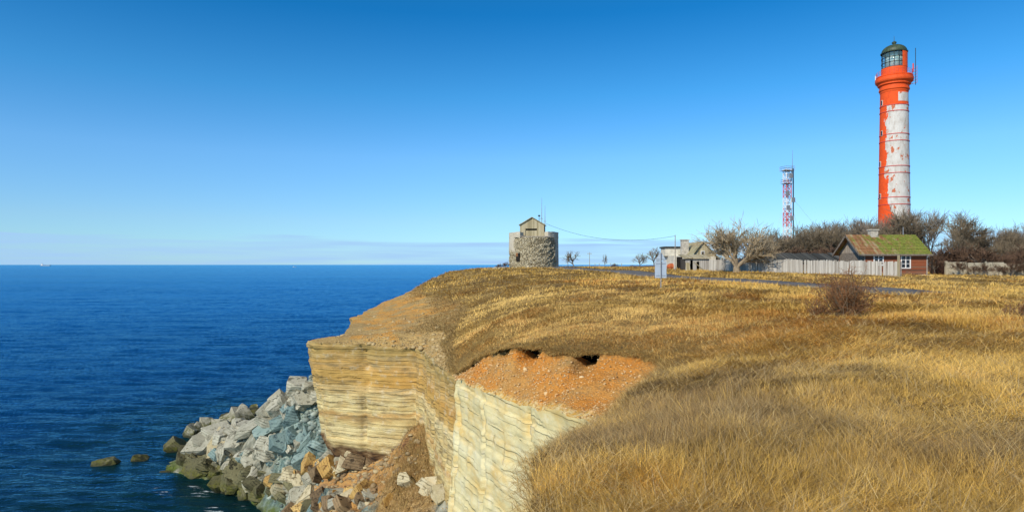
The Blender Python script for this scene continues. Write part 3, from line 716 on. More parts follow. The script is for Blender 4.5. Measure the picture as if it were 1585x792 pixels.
fm = np.maximum(sstep(1, 0.55, np.hypot((X + 22.8) / 3.2, (Y - 45.2) / 1.4)), sstep(1, 0.4, np.hypot((X + 18.8) / 1.8, (Y - 41.6) / 1.6)))
o = np_mesh("sea", np.column_stack([X, Y, ZW]), grid_faces(len(rr), len(aa))[:, ::-1], None, M["sea"], attrs={"shoal": sstep(1.7, 0.5, dsh), "foam": fm * 0}, smooth=True)
# finer water near the rocks so that the foam and the shoal have an outline
o.data.attributes["foam"].data.foreach_set("value", fm.astype(np.float32))
tag(o, "deep blue sea with fine ripples reaching the horizon", "sea", kind="structure")

# ------------------------------------------------------------------ road
rc = [(33, 18), (28.5, 26), (23.6, 36), (20.6, 50), (17.6, 75), (15.2, 95), (13.2, 106), (10.5, 112), (5, 121), (-2, 128)]
rp = []
for i in range(len(rc) - 1):
    a, b = np.array(rc[i]), np.array(rc[i + 1]); k = max(2, int(np.linalg.norm(b - a) / 0.7))
    for t in np.arange(k) / k: rp.append(a + (b - a) * t)
rp = smooth(np.array(rp), 8); T = np.gradient(rp, axis=0); T /= np.linalg.norm(T, axis=1)[:, None]; NR = np.stack([-T[:, 1], T[:, 0]], 1)
rows = []
offs = [-2.6, -2.5, -1.2, 0, 1.2, 2.5, 2.6]
zc = smooth(np.column_stack([ground(rp[:, 0], rp[:, 1])] * 2), 10)[:, 0] + 0.10 - 0.13 * sstep(42, 32, rp[:, 1])
for k_, w in enumerate(offs):
    q = rp + NR * (w + (fbm(np.arange(len(rp)) * 0.3, k_, 0, 7, 3) * 0.15)[:, None]); rows.append(np.column_stack([q, zc - (0.3 if k_ in (0, 6) else 0)]))
o = np_mesh("road", np.concatenate(rows), grid_faces(7, len(rp)), None, M["asphalt"])
tag(o, "narrow grey asphalt road crossing the dry grass", "road", kind="structure")
ROAD = rp
# ------------------------------------------------------------------ dry grass: every blade is modelled
def col_lerp(a, b, t): return np.asarray(a)[None] * (1 - t[:, None]) + np.asarray(b)[None] * t[:, None]
def blades(name, x, y, z, L, W, lean, azm, bend, colr, mat, label, parent=None, segs=3, kind="stuff", cat="grass"):
    n = len(x); P = np.stack([x, y, z], 1); rows = []
    th = lean; dirs = np.stack([np.cos(azm), np.sin(azm)], 1)
    fa = RS.rand(n) * math.pi; side = np.stack([np.cos(fa), np.sin(fa), np.zeros(n)], 1)
    # broad side roughly square to the lean
    sd = np.stack([-dirs[:, 1], dirs[:, 0], np.zeros(n)], 1); side = side * 0.6 + sd; side /= np.linalg.norm(side, axis=1)[:, None]
    for k in range(segs + 1):
        t = k / segs; w = W * (1 - t) ** 0.7 if k < segs else W * 0.0
        if k < segs: rows += [P - side * w[:, None] * 0.5, P + side * w[:, None] * 0.5]
        else: rows += [P]
        a = th + bend * t
        P = P + np.stack([dirs[:, 0] * np.sin(a), dirs[:, 1] * np.sin(a), np.cos(a)], 1) * (L / segs)[:, None]
    m = 2 * segs + 1
    V = np.stack(rows, 1).reshape(-1, 3); b = np.arange(n)[:, None] * m
    f4 = np.concatenate([b + np.array([[2 * k, 2 * k + 1, 2 * k + 3, 2 * k + 2]]) for k in range(segs - 1)]) if segs > 1 else None
    f3 = b + np.array([[2 * segs - 2, 2 * segs - 1, 2 * segs]])
    C = np.repeat(colr[:, None], m, 1).reshape(-1, 3)
    o = np_mesh(name, V, f4, f3, mat, parent, col=C)
    if label: tag(o, label, cat, kind=kind)
    return o
GOLD, TAN, BROWN, GREYB, RUST, OLIVE = (0.66, 0.39, 0.065), (0.64, 0.43, 0.14), (0.26, 0.14, 0.04), (0.36, 0.25, 0.11), (0.52, 0.22, 0.04), (0.35, 0.27, 0.07)
def scatter(rmin, rmax, n, a0=R(38), a1=R(118), tuft=0):
    # more of them near the viewer; tufts: blades share a root
    m = n if not tuft else n // tuft
    u = RS.rand(m); r = np.exp(np.log(rmin) + u * (np.log(rmax) - np.log(rmin))); a = a0 + RS.rand(m) * (a1 - a0)
    x, y = r * np.cos(a), r * np.sin(a); k = inside(x, y); x, y = x[k], y[k]
    if rmax > 30:
        d = np.full(len(x), 1e9)
        for p in ROAD[::2]: d = np.minimum(d, (x - p[0]) ** 2 + (y - p[1]) ** 2)
        k = d > (2.55 + 0.5 * RS.rand(len(x)) - 3.2 * sstep(42, 33, y)).clip(0) ** 2; x, y = x[k], y[k]
    return x, y
def gauss(x, y, cx, cy, sx, sy): return np.exp(-(((x - cx) / sx) ** 2 + ((y - cy) / sy) ** 2))
def field(name, x, y, tuft, Lb, Wb, label, segs=3):
    "tufts rooted at x, y, each of about tuft blades that share a lean and a colour"
    m = len(x); hs_ = RS.rand(m) ** 1.5; cnt = np.maximum(2, (tuft * (0.5 + 1.4 * hs_)).astype(int))
    ti = np.repeat(np.arange(m), cnt); n = len(ti)
    d0 = np.hypot(x, y); sz = (0.025 + 0.035 * hs_) * np.clip(d0 / 9, 0.8, 6)
    ox, oy = RS.randn(n) * sz[ti], RS.randn(n) * sz[ti]
    cx, cy = x, y; tr_ = RS.rand(m, 4); x, y = cx[ti] + ox, cy[ti] + oy; d = np.hypot(x, y)
    p1 = fbm(cx * 0.16, cy * 0.16, 0, 101, 4)[ti]; p2 = fbm(cx * 0.5, cy * 0.5, 0, 103, 4)[ti]; p3 = fbm(cx * 1.5, cy * 1.5, 0, 105, 3)[ti]
    far_ = 1 - .5 * sstep(14, 24, d); p2 = p2 * far_; p3 = p3 * far_; p1 = p1 * (.5 + .5 * far_)
    ed = edge_dist(cx, cy)[ti]
    grey = np.clip(gauss(x, y, 2.3, 8.4, 1.7, 1.6) + 0.8 * gauss(x, y, 2.6, 13.0, 1.9, 4.0) + 0.7 * gauss(x, y, 6.5, 7.0, 2.5, .9) + .45 * gauss(x, y, 5.2, 12, 1.6, 3), 0, 1)
    gold = np.clip(gauss(x, y, 1.0, 6.6, .8, 1.0) + 0.9 * gauss(x, y, 8.6, 15, 3.0, 4.5) + gauss(x, y, 7.2, 19.5, 3, 2.2) + 0.7 * gauss(x, y, 6.6, 8.8, 1.2, 1.2) + .7 * gauss(x, y, 14, 50, 14, 10), 0, 1)
    mound = gauss(x, y, 2.4, 13.0, 1.8, 3.5)
    flat = np.clip(sstep(-0.45, 0.1, fbm(x * 0.3, y * 0.3, 3, 107, 3) + 0.45 * gold - 0.25 * mound), 0, 1)
    bank = sstep(17, 20, y) * sstep(60, 35, y) * sstep(11, 5, x); p2 = p2 + .10 * bank * 0; p3 = p3 + .25 * bank          # short matted turf above the scarp
    L = Lb * (0.45 + 0.8 * RS.rand(n)) * (0.6 + 0.8 * hs_[ti]) * (0.8 + 0.4 * p2 + 0.25 * mound) * (1 + 0.45 * flat) * (1 - 0.55 * bank) * (0.55 + 0.45 * sstep(0, 1.0, ed))
    base_az = R(-35) + 3.6 * fbm(x * 0.42, y * 0.42, 9, 109, 3)
    out_az = np.arctan2(oy, ox); flat = flat * (1 - .5 * bank); lean = np.abs(RS.randn(n) * 0.35 + 0.45) + flat * (0.62 + 0.5 * RS.rand(n))
    base_az = base_az + (tr_[ti, 3] - .5) * 2.6; wx = np.cos(base_az) * (0.35 + 1.0 * flat) + np.cos(out_az) * 0.6 + RS.randn(n) * 0.6; wy = np.sin(base_az) * (0.35 + 1.0 * flat) + np.sin(out_az) * 0.6 + RS.randn(n) * 0.6
    azm = np.arctan2(wy, wx); bend = 0.35 + 0.9 * RS.rand(n) * (1 - 0.3 * flat)
    t = np.clip(tr_[ti, 0] * 0.6 + 0.3 * RS.rand(n) + 0.5 * p1, 0, 1)
    C = col_lerp(GOLD, TAN, t)
    br = np.clip(sstep(0.15, 0.8, p2 + 1.0 * (tr_[ti, 1] - 0.5) - 0.35 * gold) * 0.8 + 0.4 * grey * (tr_[ti, 1] > .3), 0, 1); C = C * (1 - br[:, None]) + np.array(BROWN) * br[:, None]
    gy = (tr_[ti, 2] < 0.08 + 0.25 * grey)[:, None]; C = np.where(gy, np.array(GREYB), C)
    ru = np.clip(gauss(x, y, 9.5, 21, 5, 4) * .9 + gauss(x, y, 4.5, 27, 4, 5) * .4 + sstep(0.15, 0.45, fbm(x * 0.13, y * 0.13, 7, 111, 3)) * (y > 12) * (y < 70), 0, 1) * (tr_[ti, 3] < 0.55)
    C = C * (1 - ru[:, None]) + np.array(RUST) * ru[:, None]
    ol = (bank * (.35 + .65 * (tr_[ti, 0] < .6)))[:, None] * .6; C = C * (1 - ol) + np.array((0.66, 0.44, 0.15)) * ol
    dk = np.clip(grey * 1.0 - .1 + 2.0 * fbm(cx * 1.1, cy * 1.1, 5, 137, 4)[ti], 0, 1) * sstep(.12, .45, grey) + sstep(.22, .42, fbm(cx * .55, cy * .8, 2, 139, 4))[ti] * .55 * (1 - gold) * far_; dk = np.clip(dk, 0, 1) * (.15 + .6 * (tr_[ti, 2] > .45)); dk = dk[:, None]; C = C * (1 - dk) + np.array((0.19, 0.12, 0.055)) * dk
    C = C * (0.5 + 0.6 * RS.rand(n) + 0.3 * (tr_[ti, 1] < .5))[:, None] * (np.clip(1 + 0.25 * p1 + 0.3 * p2 + 0.35 * p3 + .25 * gold - .1 * grey, .3, 1.5))[:, None]
    z = ground(x, y) - 0.02
    return blades(name, x, y, z, L, Wb(d), lean, azm, bend, C, M["blade"], label, segs=segs)
x, y = scatter(4.2, 32, 100000)
field("dry_grass", x, y, 12, 0.27, lambda d: 0.0014 + 0.00036 * d, "dense dry golden and tan grass covering the foreground clifftop")
x, y = scatter(4.2, 20, 7000); q = fbm(x * .6, y * .6, 0, 133, 3) > -.02
field("grass_tussocks", x[q], y[q], 18, 0.33, lambda d: 0.0022 + 0.00045 * d, "longer bright and brown grass tussocks among the matted grass")
x, y = scatter(14, 40, 42000, R(52), R(106))
field("dry_grass", x, y, 7, 0.26, lambda d: 0.0014 + 0.0004 * d, "short matted tan turf on the bank above the orange scarp", segs=2)
x, y = scatter(26, 150, 62000, R(40), R(102))
field("dry_grass", x, y, 6, 0.36, lambda d: 0.004 + 0.00058 * d, "shorter dry yellow grass of the field reaching the lighthouse", segs=2)
# turf fringe over the edge
k = RS.randint(0, len(SG) - 1, 60000); k = k[(SG[k, 1] > 4) & (SG[k, 1] < 125)]
wgt = np.clip(26.0 / np.maximum(SG[k, 1], 5), 0.25, 1); k = k[RS.rand(len(k)) < wgt]
n = len(k); off = -0.25 + 0.42 * RS.rand(n)
x = SG[k, 0] + NG[k, 0] * off + RS.randn(n) * 0.05; y = SG[k, 1] + NG[k, 1] * off + RS.randn(n) * 0.05
z = SG[k, 2] - 0.02 - np.clip(off, 0, 1) * 0.6
C = col_lerp(TAN, BROWN, RS.rand(n) ** 1.6) * (0.65 + 0.5 * RS.rand(n))[:, None]
az_ = np.arctan2(NG[k, 1], NG[k, 0]) + RS.randn(n) * 0.9
blades("grass_fringe", x, y, z, 0.10 + 0.34 * RS.rand(n) ** 2, 0.003 + 0.0004 * y, 0.5 + 1.1 * RS.rand(n), az_, 0.6 + 1.4 * RS.rand(n), C, M["blade"], "fringe of dry grass hanging over the cliff edge")
# sparse turf thinning out over the scree slope
kk = np.where((SG[:, 1] > 27) & (SG[:, 1] < 126))[0]; n = 42000; i = kk[RS.randint(0, len(kk), n)]; tt = np.abs(RS.randn(n)) * 0.22
q = fbm(arc[i] * 0.25, tt * 5, 0, 131, 4); ok = (tt < 0.75) & (tt < 0.30 + 0.5 * q); i, tt = i[ok], tt[ok]; n = len(i)
P = SLOPE[(tt * (ns - 1)).astype(int), i] + RS.randn(n, 3) * np.array([.12, .12, 0]); C = col_lerp((0.50, 0.35, 0.13), (0.24, 0.14, 0.05), RS.rand(n))
blades("grass_fringe", P[:, 0], P[:, 1], P[:, 2] - .03, 0.10 + 0.18 * RS.rand(n), 0.006 + 0.0006 * P[:, 1], .3 + .8 * RS.rand(n), math.pi + RS.randn(n), .3 + RS.rand(n), C, M["blade"], "brown turf thinning out over the headland scree", segs=2)
# broken straws lying every which way over the grass
x, y = scatter(4.3, 24, 26000); d = np.hypot(x, y); n = len(x)
C = col_lerp((0.70, 0.52, 0.24), (0.24, 0.15, 0.06), RS.rand(n)) * (0.6 + 0.6 * RS.rand(n))[:, None]
blades("straw", x, y, ground(x, y) + 0.04 + 0.10 * RS.rand(n), 0.15 + 0.3 * RS.rand(n), 0.0016 + 0.0003 * d, 0.9 + 0.55 * RS.rand(n), RS.rand(n) * 6.28, RS.randn(n) * 0.25, C, M["blade"], "broken straws lying crosswise on top of the grass", segs=2)
# taller stiff stalks
xs = []; 
x, y = scatter(4.5, 14, 1500); d = np.hypot(x, y)
c_ = fbm(x * 0.45, y * 0.45, 0, 121, 3) + 0.5 * np.exp(-(((x - 3.0) / 2.5) ** 2 + ((y - 11) / 4) ** 2)); k = c_ > 0.2; x, y, d = x[k], y[k], d[k]; n = len(x)
C = col_lerp((0.30, 0.20, 0.10), (0.55, 0.43, 0.25), RS.rand(n))
blades("weed_stalks", x, y, ground(x, y), 0.25 + 0.35 * RS.rand(n), 0.002 + 0.0002 * d, np.abs(RS.randn(n)) * 0.6, RS.rand(n) * 6.28, RS.randn(n) * 0.3, C, M["blade"], "thin brown and pale weed stalks standing above the grass")
# small plants growing on the ledge below the cream face and the brown mound
n = 12000; x = -4.6 + RS.randn(n) * 1.1; y = 34 + RS.randn(n) * 2.2; z = talus(x, y)
C = col_lerp((0.44, 0.29, 0.09), (0.2, 0.12, 0.05), RS.rand(n))
blades("ledge_grass", x, y, z, 0.15 + 0.45 * RS.rand(n) ** 2, 0.016 + 0 * x, 0.2 + RS.rand(n) * 0.8, RS.rand(n) * 6.28, RS.rand(n), C, M["blade"], "brown grass tufts on the earth mound under the cliff", segs=2)

# ------------------------------------------------------------------ stones on the slope: one object of gravel
def stones(name, P, S, C, label, mat, seed=3):
    ico = bmesh.new(); bmesh.ops.create_icosphere(ico, subdivisions=1, radius=1.0)
    iv = np.array([v.co[:] for v in ico.verts]); iff = np.array([[v.index for v in f.verts] for f in ico.faces]); ico.free()
    n = len(P); m = len(iv); jit = 1 + 0.55 * (RS.rand(n, m, 1) - 0.5)
    sq = np.stack([0.8 + 0.6 * RS.rand(n), 0.8 + 0.6 * RS.rand(n), 0.45 + 0.4 * RS.rand(n)], 1)[:, None]
    V = iv[None] * jit * sq; a = RS.rand(n) * 6.28; c, s = np.cos(a)[:, None], np.sin(a)[:, None]
    V = np.stack([V[..., 0] * c - V[..., 1] * s, V[..., 0] * s + V[..., 1] * c, V[..., 2]], -1) * S[:, None, None] + P[:, None]
    F = (iff[None] + np.arange(n)[:, None, None] * m).reshape(-1, 3)
    o = np_mesh(name, V.reshape(-1, 3), None, F, mat, col=np.repeat(C[:, None], m, 1).reshape(-1, 3))
    return tag(o, label, "gravel", kind="stuff")
def slope_pts(n, t0, t1, y0, y1):
    ok = np.where((SG[:, 1] > y0) & (SG[:, 1] < y1))[0]; i = ok[RS.randint(0, len(ok), n)]; j = ((t0 + (t1 - t0) * RS.rand(n)) * (ns - 1)).astype(int)
    P = SLOPE[j, i] + RS.randn(n, 3) * np.array([0.06, 0.06, 0.0]); return P
P = slope_pts(5200, 0.12, 1.0, 11, 27); n = len(P); S = 0.012 + 0.022 * RS.rand(n) ** 2 + 0.05 * (RS.rand(n) > 0.985)
stones("gravel", P, S, col_lerp((0.56, 0.28, 0.08), (0.68, 0.52, 0.28), RS.rand(n)), "small pale and orange stones littering the orange scarp", M["blade"])
P = slope_pts(7000, 0.05, 1.0, 27, 75); n = len(P); S = 0.02 + 0.04 * RS.rand(n) ** 3 + 0.12 * (RS.rand(n) > 0.99)
stones("gravel", P, S, col_lerp((0.36, 0.25, 0.11), (0.50, 0.37, 0.18), RS.rand(n)), "brown and tan scree strewn on the headland slope", M["blade"])
n = 9000; x = -4.2 + RS.randn(n) * 1.3; y = 32.5 + RS.randn(n) * 2.4; P = np.stack([x, y, talus(x, y)], 1)
x2 = -11 + RS.randn(9000) * 3.6; y2 = 39 + RS.randn(9000) * 3.5; P2 = np.stack([x2, y2, talus(x2, y2)], 1); P2 = P2[(P2[:, 2] > 0.1) & ~((x2 < -10.8) & (y2 > 39.0))]; P2 = P2[::2]
P = P[P[:, 2] > 0]; n = len(P)
stones("gravel", P, 0.015 + 0.045 * RS.rand(n) ** 3, col_lerp((0.28, 0.16, 0.05), (0.5, 0.34, 0.15), RS.rand(n)), "loose brown stones on the earth mound", M["blade"])
stones("rubble", P2, 0.03 + 0.20 * RS.rand(len(P2)) ** 4, col_lerp((0.16, 0.10, 0.05), (0.44, 0.34, 0.18), RS.rand(len(P2))), "broken shale and limestone chips between the fallen blocks", M["blade"])

n = 1300; x = -13.4 + RS.randn(n) * 1.4; y = 42.6 + RS.randn(n) * 1.6; P3 = np.stack([x, y, talus(x, y)], 1); P3 = P3[(P3[:, 2] > .8) & (x < -11.0)]
stones("rubble", P3, 0.04 + 0.22 * RS.rand(len(P3)) ** 4, col_lerp((0.08, 0.11, 0.10), (0.36, 0.40, 0.33), RS.rand(len(P3))), "crumbled teal clay and shale chips on the buttress beside the cliff", M["blade"])

# ------------------------------------------------------------------ fallen rocks, each one its own object
def rock(name, loc, dims, rot, mat, label, group=None, seed=0, slab=False):
    rnd = random.Random(seed); b = bmesh.new(); s_ = max(dims)
    k = 12 if slab else 22
    for i in range(k):
        if slab:
            a = 2 * math.pi * (i % 6) / 6 + rnd.uniform(-.42, .42) + .3; rr_ = rnd.uniform(.72, 1.2); z = (-1 if i < 6 else 1) * rnd.uniform(.8, 1)
            q = Vector((math.cos(a) * rr_, math.sin(a) * rr_, z))
        else:
            q = Vector((rnd.gauss(0, 1), rnd.gauss(0, 1), rnd.gauss(0, 1))).normalized(); q = Vector([max(-.78, min(.78, c)) for c in q]) * rnd.uniform(1.0, 1.2)
        b.verts.new(Vector((q.x * dims[0] / 2, q.y * dims[1] / 2, q.z * dims[2] / 2)))
    h = bmesh.ops.convex_hull(b, input=list(b.verts)); bmesh.ops.delete(b, geom=[v for v in b.verts if not v.link_faces], context='VERTS')
    bmesh.ops.bevel(b, geom=list(b.edges), offset=min(dims) * 0.015, segments=1, affect='EDGES', profile=0.6)
    bmesh.ops.triangulate(b, faces=list(b.faces)); bmesh.ops.subdivide_edges(b, edges=list(b.edges), cuts=4 if s_ > 1.2 else 2, use_grid_fill=True)
    b.verts.ensure_lookup_table(); A = np.array([v.co[:] for v in b.verts]); s = max(dims)
    A += (np.stack([fbm(A[:, 0] * 3 / s, A[:, 1] * 3 / s, A[:, 2] * 3 / s + seed, 200 + c, 5) for c in range(3)], 1)) * min(dims) * (0.10 if not slab else 0.07)
    for v, a in zip(b.verts, A): v.co = a
    me = bpy.data.meshes.new(name); b.to_mesh(me); b.free(); me.materials.append(M[mat])
    o = link(bpy.data.objects.new(name, me)); o.location = loc; o.rotation_euler = rot
    return tag(o, label, "rock", group)
def on_talus(u, v):
    "where the bearing (u, v) meets the rubble bank or the sea"
    Y = np.arange(28, 90, 0.15); p = np.stack([(u - U0) / FPX * Y, Y, H - (v - V0) / FPX * Y], 1)
    hit = np.where(p[:, 2] <= np.maximum(talus(p[:, 0], p[:, 1]), -0.1))[0]
    return p[hit[0]] if len(hit) else at(u, v, 60)
def put(u, v, w, hh, d, rot, mat, label, group=None, seed=0, slab=True, name="boulder", sink=0.25):
    p = on_talus(u, v); s = p[1] / FPX
    dims = (w * s, d * s, hh * s)
    return rock(name, (p[0], p[1], p[2] + dims[2] * (0.5 - sink)), dims, tuple(R(a) for a in rot), mat, label, group, seed, slab)
SL = "limestone slab"
put(318, 690, 66, 22, 60, (18, -26, 20), "rock_grey", "big flat grey limestone slab at the seaward tip of the rockfall", seed=3, name="limestone_slab")
put(346, 696, 58, 22, 70, (30, -30, 15), "rock_pale", "large smooth tan slab leaning beside the tip of the rockfall", seed=4, name="limestone_slab")
put(392, 663, 64, 15, 44, (14, -22, 5), "rock_grey", "long thin grey slab sloping down the middle of the ridge", seed=5, name="limestone_slab")
put(428, 636, 42, 18, 44, (20, -24, 12), "rock_grey", "flat topped grey slab near the dark reef", seed=6, name="limestone_slab")
put(478, 604, 26, 22, 26, (5, 5, 25), "rock_grey", "pale grey block crowning the top of the rock pile", seed=7, slab=False)
put(461, 612, 20, 16, 20, (5, -8, 50), "rock_grey", "small grey block just seaward of the crowning block", seed=8, slab=False)
put(492, 617, 18, 18, 18, (0, 8, 80), "rock_grey", "grey block wedged against the yellow cliff corner", seed=9, slab=False)
put(468, 632, 22, 16, 24, (12, 8, 10), "rock_grey", "angular grey block under the crowning block", seed=10, slab=False)
put(446, 640, 24, 22, 26, (25, 18, 40), "rock_grey", "tilted grey block with a dark side above the teal clay", seed=11)
put(372, 688, 40, 20, 40, (20, -35, 30), "rock_grey", "steep grey slab in the middle of the rockfall", seed=12, name="limestone_slab")
put(412, 672, 40, 16, 40, (24, -20, 10), "rock_teal", "blue grey slab lying above the shaded teal hollow", seed=13, name="limestone_slab")
put(432, 662, 30, 26, 30, (10, -15, 30), "rock_teal", "chunky blue green block on the rockfall", seed=14, slab=False)
put(452, 660, 30, 48, 30, (0, 12, 10), "rock_teal", "tall upright teal block standing in the clay", seed=15, slab=False)
put(440, 700, 44, 40, 36, (0, 6, 24), "rock_teal", "big dark blue teal boulder in the shaded hollow", seed=16, slab=False)
put(470, 716, 36, 20, 34, (20, -15, 0), "rock_teal", "light teal slab below the clay buttress", seed=17, name="limestone_slab")
put(408, 700, 38, 16, 34, (22, -25, 18), "rock_grey", "mid grey slab above the mossy stones", seed=18, name="limestone_slab")
put(388, 716, 34, 18, 32, (16, -18, 40), "rock_grey", "grey block half covered in moss at the water side", seed=19, slab=False)
put(384, 746, 36, 34, 34, (8, 6, 20), "rock_moss", "round mossy boulder nearest the foam", seed=20, slab=False)
put(352, 712, 30, 14, 30, (14, -18, 0), "rock_pale", "narrow tan slab dipping into the sea", seed=21, name="limestone_slab")
put(452, 748, 34, 26, 30, (5, 8, 15), "rock_pale", "square mossy yellow block beside the orange slabs", seed=22, slab=False)
put(490, 782, 52, 14, 54, (30, -38, -20), "rock_teal", "long grey green slab leaning at the foot of the orange rocks", seed=23, name="limestone_slab")
put(515, 785, 20, 26, 20, (10, 15, 30), "rock_orange", "bright orange pointed block beside the long slab", seed=24, slab=False)
put(541, 766, 22, 18, 20, (30, -10, 10), "rock_orange", "orange yellow block above the pointed orange one", seed=25, slab=False)
put(560, 776, 30, 20, 26, (12, 30, 10), "rock_dark", "dark brown block under the orange rocks", seed=26, slab=False)
put(470, 772, 44, 14, 44, (30, -34, -10), "rock_pale", "ochre slab leaning beside the grey green one", seed=27, name="limestone_slab")
put(525, 734, 26, 14, 22, (5, -20, 10), "rock_orange", "flat rusty orange block below the shale hollow", seed=28)
put(548, 724, 26, 18, 20, (0, 16, 30), "rock_pale", "cream block fallen beneath the cliff overhang", seed=29, slab=False)
put(165, 722, 46, 22, 40, (6, -16, 10), "rock_moss", "low flat topped mossy rock standing alone in the sea", seed=47, slab=False, sink=0.22)
put(217, 716, 28, 18, 24, (20, 15, 30), "rock_moss", "small dark rock in the sea beside the lone mossy rock", seed=52, slab=False, sink=0.2)
put(352, 646, 24, 12, 22, (5, 5, 0), "rock_moss", "little tan rock just off the reef behind the slabs", seed=32, slab=False, sink=0.3)
put(385, 640, 50, 12, 40, (0, 0, 10), "rock_dark", "low dark wet reef behind the rockfall", seed=33, slab=False, sink=0.4, name="reef")
put(258, 732, 22, 8, 20, (0, 0, 0), "rock_dark", "dark stone barely breaking the surface", seed=34, slab=False, sink=0.45)
grp = {"rock_grey": ("small grey limestone block in the rockfall", "loose grey limestone blocks"), "rock_teal": ("small teal stained block on the clay bank", "teal stained blocks"),
       "rock_orange": ("small orange stained block below the overhang", "orange stained blocks"), "rock_pale": ("small cream slab below the overhang", "small cream slabs"),
       "rock_moss": ("mossy green stone along the waterline", "mossy waterline stones"), "rock_dark": ("dark shale block below the overhang", "dark shale blocks")}
zones = [((300, 690), (470, 620), 14, 58, ["rock_grey"]), ((462, 606), (496, 618), 8, 14, ["rock_grey"]), ((340, 712), (470, 690), 16, 38, ["rock_grey", "rock_grey", "rock_grey", "rock_teal"]), ((425, 715), (455, 680), 12, 12, ["rock_teal"]), ((455, 640), (490, 700), 16, 22, ["rock_teal"]),
         ((290, 708), (400, 765), 16, 50, ["rock_moss"]), ((395, 740), (470, 775), 16, 26, ["rock_moss", "rock_grey"]), ((430, 755), (580, 700), 14, 60, ["rock_pale", "rock_orange", "rock_dark", "rock_dark", "rock_grey"]),
         ((460, 790), (600, 765), 12, 34, ["rock_orange", "rock_pale", "rock_dark", "rock_dark", "rock_grey"]), ((620, 745), (690, 768), 4, 12, ["rock_pale"])]
rnd = random.Random(5); sd = 100
for (a, b, sp, cnt, kinds) in zones:
    for i in range(cnt):
        t = rnd.random(); u = a[0] + (b[0] - a[0]) * t + rnd.uniform(-sp, sp); v = a[1] + (b[1] - a[1]) * t + rnd.uniform(-sp, sp)
        kd = rnd.choice(kinds); w = rnd.choice([9, 13, 18, 24, 32, 40]); sd += 1
        put(u, v, w, w * rnd.uniform(.28, .6), w * rnd.uniform(.7, 1.3), (rnd.uniform(0, 50), rnd.uniform(-50, 5), rnd.uniform(0, 180)), kd, grp[kd][0], grp[kd][1], sd, rnd.random() < 0.8)
# ------------------------------------------------------------------ lighthouse
LX, LY = ax(1384, 148), 148.0; LZ = gz(LX, LY) - 0.3
def lz(v): return az(v, LY) - LZ
faz = math.atan2(LX, LY)                       # the tower's local -Y looks towards the cliff
lh = empty("lighthouse", (LX, LY, LZ), -faz)
tag(lh, "tall red and white lighthouse with peeling paint and a glazed lantern", "lighthouse")
def rad(z): return 3.42 + (2.83 - 3.42) * z / lz(150)
n = NT("peeling_paint", 0.8)
o = n.obj(); s = n.sep(o)
q = n.noise(0.42, 7, n.map(o, (1, 1, 0.55)), 0.66); q2 = n.noise(1.6, 6, o, 0.6)
# bare whitewash where the orange coat fell off: one flank, between two heights
edge = n.math('ADD', s[0], n.math('MULTIPLY_ADD', q, 5.0, -2.5))
zt = n.math('MULTIPLY', s[2], 1.0)
edge = n.math('ADD', edge, n.mr(zt, lz(345), lz(310), -2.2, 0.0))
whiteside = n.mr(edge, -1.55, -1.45)
top = n.mr(n.math('ADD', zt, n.math('MULTIPLY_ADD', q, 3.0, -1.5)), lz(166) + 0.1, lz(166) - 0.1)
patch = n.math('MULTIPLY', n.mr(s[0], 0.75, 0.85), n.math('MULTIPLY', n.mr(zt, lz(161) - .05, lz(161) + .1), n.mr(zt, lz(147) + .05, lz(147) - .1)))
w = n.math('MAXIMUM', n.math('MULTIPLY', whiteside, top), patch)
w = n.math('MULTIPLY', w, n.mr(s[1], 1.5, 1.2))
foot = n.mr(n.math('ADD', zt, n.math('MULTIPLY_ADD', q2, 8.0, -4.0)), lz(352), lz(356)); w = n.math('MAXIMUM', w, n.math('MULTIPLY', foot, n.mr(s[0], -0.9, -0.3)))
spots = n.mr(n.noise(0.9, 5, n.map(o, (1, 1, 0.7), loc=(3, 1, 8)), 0.6), 0.59, 0.61)
oran = n.ramp(q2, [(0.3, (0.66, 0.075, 0.018)), (0.6, (0.84, 0.10, 0.018))])
whit = n.ramp(n.noise(1.3, 6, n.map(o, (1, 1, 0.4)), 0.65), [(0.3, (0.42, 0.37, 0.31)), (0.5, (0.60, 0.56, 0.50)), (0.7, (0.70, 0.67, 0.61))])
whit = n.mix(n.math('MULTIPLY', foot, n.mr(n.noise(2.2, 5, o), 0.45, 0.55)), whit, (0.36, 0.28, 0.22))
whit = n.mix(spots, whit, (0.52, 0.15, 0.07))
c = n.mix(w, oran, whit)
M["peel"] = n.done(c, n.bump(n.math('ADD', w, n.math('MULTIPLY', n.noise(5, 5, o), 0.5)), 0.35, 0.05))
m = MB(); zs = np.linspace(0, lz(140), 40); m.lathe([(rad(z), z) for z in zs], 64); m.build("tower_shaft", M["peel"], lh, smooth=True)
m = MB(); zb = lz(142)
m.lathe([(2.86, zb - 0.4), (2.95, zb), (3.1, zb + 0.15), (3.1, zb + 0.45), (3.0, zb + 0.5), (3.0, zb + 1.1), (3.35, zb + 1.35), (3.35, zb + 1.6), (3.75, zb + 2.0), (3.85, zb + 2.3), (3.85, zb + 2.9), (3.6, zb + 3.05), (3.7, zb + 3.2), (3.7, zb + 3.35), (0.5, zb + 3.4)], 56)
m.build("gallery_cornice", M["tower_orange"], lh)
for v in (165.5, 175, 210, 220.5, 259, 269.5, 306.5, 317.5):
    m = MB(); z = lz(v); r_ = rad(z); m.lathe([(r_ - 0.02, z - 0.07), (r_ + 0.09, z - 0.07), (r_ + 0.09, z + 0.07), (r_ - 0.02, z + 0.07)], 48); m.build("iron_hoop", M["twig_red"] if v > 999 else M["mast_red"], lh)
m = MB(); g0 = zb + 3.4; m.lathe([(2.62, g0 - 0.1), (2.62, lz(107)), (0.3, lz(107))], 40); m.build("lantern_base", M["tower_orange"], lh, smooth=False)
